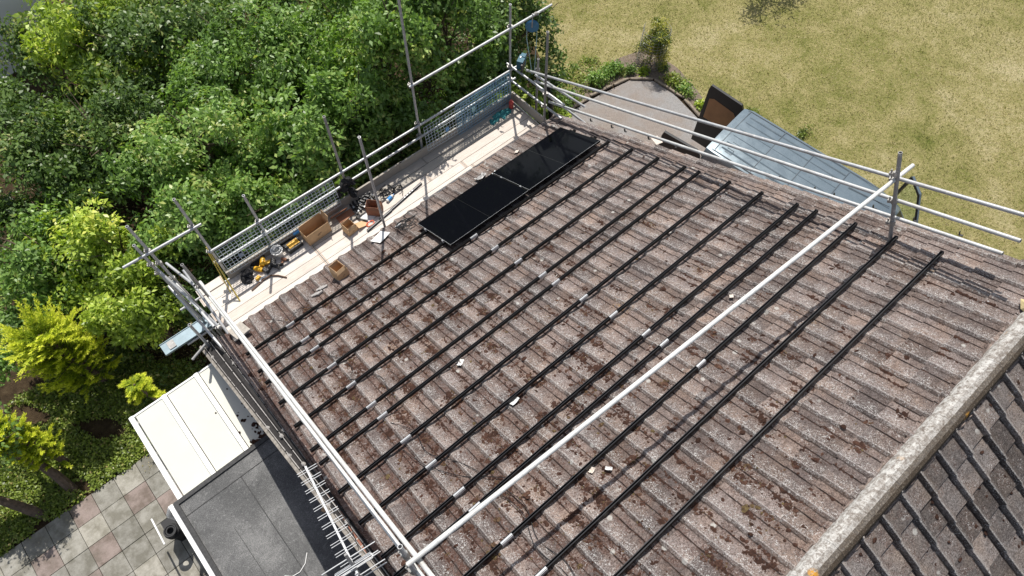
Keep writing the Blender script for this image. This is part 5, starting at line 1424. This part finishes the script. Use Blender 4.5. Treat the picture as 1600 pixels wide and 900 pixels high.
def conifer(label, base, top, rad, seed, n=230, up=1.1):
    """golden feathery conifer: sprays that fan up and out"""
    t = thing('conifer', label, 'conifer', base, 'golden conifers at the left')
    rng = np.random.default_rng(seed); b = np.array(base); H = top - base[2]
    hh = (0.25 if n > 100 else 0.62) + (0.75 if n > 100 else 0.38) * rng.random(n) ** .8
    ang = rng.random(n) * 2 * np.pi
    rr = rad * (1.15 - hh * .85) * (0.45 + 0.6 * rng.random(n))
    root = np.stack([b[0] + np.cos(ang) * rr * .5, b[1] + np.sin(ang) * rr * .5, b[2] + hh * H - .15], 1)
    out = np.stack([np.cos(ang), np.sin(ang), np.full(n, up)], 1) + .3 * rng.normal(size=(n, 3)); out /= np.linalg.norm(out, axis=1, keepdims=True)
    L = rad * (.40 + .55 * rng.random(n))
    parts = []
    m = 40
    for side in (-1, 0, 1):
        s = np.cross(out, np.array([0, 0, 1.])); s /= np.linalg.norm(s, axis=1, keepdims=True)
        tt = rng.random((n, m)); P = root[:, None, :] + out[:, None, :] * (L[:, None] * tt)[..., None] + np.array([0, 0, -.10]) * (tt ** 2)[..., None] * .5
        dd = out[:, None, :] + side * (.9 * s)[:, None, :] + .25 * rng.normal(size=(n, m, 3)); dd /= np.linalg.norm(dd, axis=2, keepdims=True)
        ll = (.055 + .06 * rng.random((n, m))) * (1.2 - .6 * tt)
        w = np.cross(dd, np.array([0, 0, 1.]) + .4 * rng.normal(size=(n, m, 3))); w /= np.linalg.norm(w, axis=2, keepdims=True)
        A = P; B = P + dd * (ll * .5)[..., None] + w * .007; Cc = P + dd * ll[..., None]; D = P + dd * (ll * .5)[..., None] - w * .007
        V = np.stack([A, B, Cc, D], 2).reshape(-1, 3); F = np.arange(len(V)).reshape(-1, 4)
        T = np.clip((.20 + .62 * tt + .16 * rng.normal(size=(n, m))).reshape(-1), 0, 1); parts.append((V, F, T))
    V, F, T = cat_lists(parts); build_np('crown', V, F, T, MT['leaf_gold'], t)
    mb = MB(); mb.path([base, (base[0] + .03, base[1] - .02, base[2] + H * .5), (base[0], base[1], top - .2)], [.07, .05, .015], 8)
    r = random.Random(seed)
    for q in range(0, n, 6): mb.path([(base[0], base[1], root[q][2] - .1), tuple(root[q] + out[q] * L[q] * .6)], [.012, .004], 4)
    obj('trunk', mb, MT['bark'], t); return t


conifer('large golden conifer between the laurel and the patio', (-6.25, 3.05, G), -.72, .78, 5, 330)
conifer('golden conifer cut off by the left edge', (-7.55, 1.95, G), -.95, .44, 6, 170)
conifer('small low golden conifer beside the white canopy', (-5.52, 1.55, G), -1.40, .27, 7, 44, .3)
# bare trunks at the lower left with their own high crowns beyond the frame edge
tree('green tree with a thick leaning trunk at the patio corner', (-7.70, 1.38, G), [(-7.7, 1.9, -1.25, .50, .40, .35), (-8.2, 2.2, -1.35, .5, .4, .4), (-7.4, 3.5, -1.5, .5, .5, .5)], 150, 26, .085, .18, 'leaf_mid', 301, tint=.6, r0=.085)
tree('green tree with a bent trunk at the left edge of the patio', (-8.30, 1.28, G), [(-9.0, 2.6, -1.6, .7, .6, .6), (-9.4, 2.2, -1.9, .6, .5, .5)], 150, 30, .085, .18, 'leaf_light', 302, tint=.5, r0=.085)


# ground cover under the trees
def ground_cover(name, label, pts_fn, n, size, mat, seed, zmax=.10, kind='stuff', narrow=.6):
    rng = np.random.default_rng(seed); P = pts_fn(rng, n)
    C = np.column_stack([P, np.full(len(P), G) + rng.random(len(P)) * zmax])
    Nn = np.tile([0, 0, 1.], (len(P), 1)) + .3 * rng.normal(size=(len(P), 3))
    V, F, T = leaves(C, Nn, 7, size, .07, rng, np.clip(rng.normal(.5, .2, len(P)), 0, 1), narrow=narrow, flat=.3)
    o = build_np(name, V, F, T, MT[mat], loc=(float(P[:, 0].mean()), float(P[:, 1].mean()), G)); tag(o, label, 'ground cover', kind=kind); return o


def bed_pts(rng, n):
    P = np.column_stack([rng.uniform(-10.5, -4.2, n * 2), rng.uniform(1.10, 3.8, n * 2)])
    k = np.sin(P[:, 0] * 2.3 + 1) * np.cos(P[:, 1] * 2.9) + np.sin(P[:, 0] * 5.1 + P[:, 1] * 3.7) * .6
    keep = (k > -.75) & ~((P[:, 0] > -5.3) & (P[:, 1] > 1.9) & (k < .6)); return P[keep][:n]


ground_cover('ivy', 'ground ivy covering the bed between the patio and the golden conifers', bed_pts, 10500, .055, 'leaf_ivy', 41)
ground_cover('weeds', 'low green weeds on the soil at the foot of the lawn edge trees', lambda rng, n: np.column_stack([rng.uniform(5.0, 8.0, n), rng.uniform(2.3, 3.4, n)]), 700, .05, 'leaf_ivy', 42)
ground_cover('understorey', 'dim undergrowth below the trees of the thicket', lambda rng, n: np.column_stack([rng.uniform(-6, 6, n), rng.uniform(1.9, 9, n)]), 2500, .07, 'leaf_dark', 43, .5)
ground_cover('fallen_leaves', 'dry leaf litter and twigs on the dark bed by the scaffold', lambda rng, n: np.column_stack([rng.uniform(-6.5, -3.8, n), rng.uniform(.7, 3.4, n)]), 900, .035, 'grass', 44, .02)

# bed plants around the end of the drive
def clump(label, x, y, rx, ry, h, seed, mat='leaf_mid', n=46, size=.07, cat='plant', tint=.6):
    t = thing('bed_plant', label, cat, (x, y, G), 'plants in the bed round the drive')
    V, F, T = crown([(x, y, G + h * .35, rx, ry, h * .65)], n, 20, size, .10, seed, .5, .5, tint)
    build_np('foliage', V, F, T, MT[mat], t)
    mb = MB(); r = random.Random(seed)
    for q in range(6): mb.path([(x + r.uniform(-.05, .05), y + r.uniform(-.05, .05), G - .01), (x + r.uniform(-.7, .7) * rx, y + r.uniform(-.7, .7) * ry, G + h * r.uniform(.4, .8))], [.008, .004], 4)
    obj('stem', mb, MT['bark'], t); return t


clump('leafy green plant in the bed left of the caged shrub', 7.45, 2.52, .42, .24, .36, 51)
clump('taller green plant in the bed between edging and lawn', 7.95, 2.48, .34, .22, .36, 52)
clump('dark small plant by the edging below the caged shrub', 8.32, 2.22, .18, .14, .22, 53, 'leaf_dark', 24)
clump('green plant beside the black downpipe at the house corner', 5.35, 1.75, .45, .35, .9, 54, 'leaf_light', 60)
clump('low green plant below the far deck corner', 6.05, 2.50, .40, .28, .5, 55)
clump('small yellowish plant in the bed near the gravel point', 8.62, 1.95, .13, .12, .14, 56, 'leaf_light', 16)
clump('grey green plant on the lawn side of the slender edging', 8.98, 1.25, .26, .30, .22, 57, 'leaf_ivy', 36)
clump('leafy plant half way along the slender edging', 8.98, .72, .24, .26, .24, 58, 'leaf_mid', 34)
clump('small weed by the edging near the open van door', 8.95, .10, .16, .18, .14, 59, 'leaf_light', 20)
clump('tiny weed at the lawn edge beyond the edging', 9.15, 1.75, .12, .12, .12, 60, 'leaf_dark', 16)
for k, (x, y, rx, ry, lb) in enumerate(((9.6, -.9, .30, .22, 'green weeds on the lawn beside the open van door'), (10.2, -2.2, .35, .16, 'long green weedy tuft on the lawn beside the van roof'))):
    clump(lb, x, y, rx, ry, .07, 80 + k, 'leaf_ivy', 26, .05, tint=.35)
# wire caged shrub
sh = thing('caged_shrub', 'yellow variegated shrub inside a wire mesh cage at the drive end', 'shrub', (9.02, 2.12, G))
V, F, T = crown([(9.02, 2.12, G + .50, .37, .37, .48), (9.04, 2.11, G + .92, .33, .33, .30)], 300, 36, .042, .10, 77, .55, .1, .52)
build_np('foliage', V, F, T, MT['leaf_yellow'], sh)
mb = MB(); rn = 20
for i in range(rn):
    a = 2 * math.pi * i / rn
    if 0.0 < a < 1.7: continue
    mb.tube((9.02 + math.cos(a) * .36, 2.12 + math.sin(a) * .36, G), (9.02 + math.cos(a) * .36, 2.12 + math.sin(a) * .36, G + 1.15), .004, 4)
for z in np.linspace(.05, 1.15, 12):
    mb.path([(9.02 + math.cos(a) * .36, 2.12 + math.sin(a) * .36, G + z) for a in np.linspace(1.7, 6.28, 18)], .004, 4)
obj('wire_cage', mb, MT['galv_dull'], sh)
mb = MB(); mb.path([(9.02, 2.12, G), (9.04, 2.1, G + .9)], [.025, .012], 6); obj('trunk', mb, MT['bark'], sh)
sheet('bed_soil', [(6.1, 2.3), (7.0, 2.28), (8.1, 2.1), (8.65, 1.65), (8.78, .6), (8.6, -.3), (9.0, -.1), (9.25, .6), (9.45, 1.5), (9.4, 2.4), (9.0, 2.65), (8.4, 2.8), (7.2, 2.75), (6.3, 2.8)], GZ + .008, simple('dry_bed_soil', (.16, .125, .095), 1.0, 0, .4, 20, .8))

# young tree beyond the top edge: only its shadow reaches the picture
tree('young tree on the lawn beyond the top edge of the picture', (13.25, 2.95, G), [(13.7, 2.15, -1.75, .6, .5, .45), (14.4, 1.8, -1.7, .6, .4, .35), (13.2, 2.4, -1.7, .5, .4, .3)], 90, 13, .09, .18, 'leaf_mid', 401, group='young lawn tree', r0=.05)

# short grass on the lawn
rng = np.random.default_rng(9); n = 60000
x = rng.uniform(6.2, 19.5, n); y = rng.uniform(-7.6, 6.4, n)
def in_lawn(x, y):
    edge = np.interp(y, [-7.6, -1.4, -.2, .4, 1.4, 2.35], [8.9, 8.9, 8.95, 9.25, 9.5, 9.4])
    low = x > edge; hi = x > np.interp(y, [2.35, 2.8, 3.6, 5, 6.4], [9.4, 7.0, 6.8, 7.3, 7.5])
    return np.where(y < 2.35, low, hi)
k = in_lawn(x, y); x, y = x[k], y[k]; n = len(x)
a = rng.random(n) * 2 * np.pi; h = .02 + .04 * rng.random(n); w = .006 + .006 * rng.random(n)
dx, dy = np.cos(a), np.sin(a); ln = rng.normal(size=(n, 2)) * .03
P0 = np.stack([x - dx * w, y - dy * w, np.full(n, G)], 1); P1 = np.stack([x + dx * w, y + dy * w, np.full(n, G)], 1); P2 = np.stack([x + ln[:, 0], y + ln[:, 1], G + h], 1)
pt = .5 + .28 * np.sin(x * .9 + 1.3 * np.sin(y * .7)) * np.cos(y * .8 + x * .3) + .2 * rng.normal(size=n)
o = build_np('grass', np.stack([P0, P1, P2], 1).reshape(-1, 3), np.arange(3 * n).reshape(-1, 3), np.clip(pt, 0, 1), MT['grass'], loc=(12, 0, G)); tag(o, 'short parched grass blades over the lawn', 'grass', kind='stuff')

# neighbour's rendered wall at the top left
mb = MB(); mb.box((-6.1, 13.0, -1.2), (7.0, .2, 4.0)); nb = tag(obj('garden_wall', mb, MT['render'], loc=(-6.1, 13.0, G)), 'plain grey rendered wall behind the trees in the top left corner', 'wall')
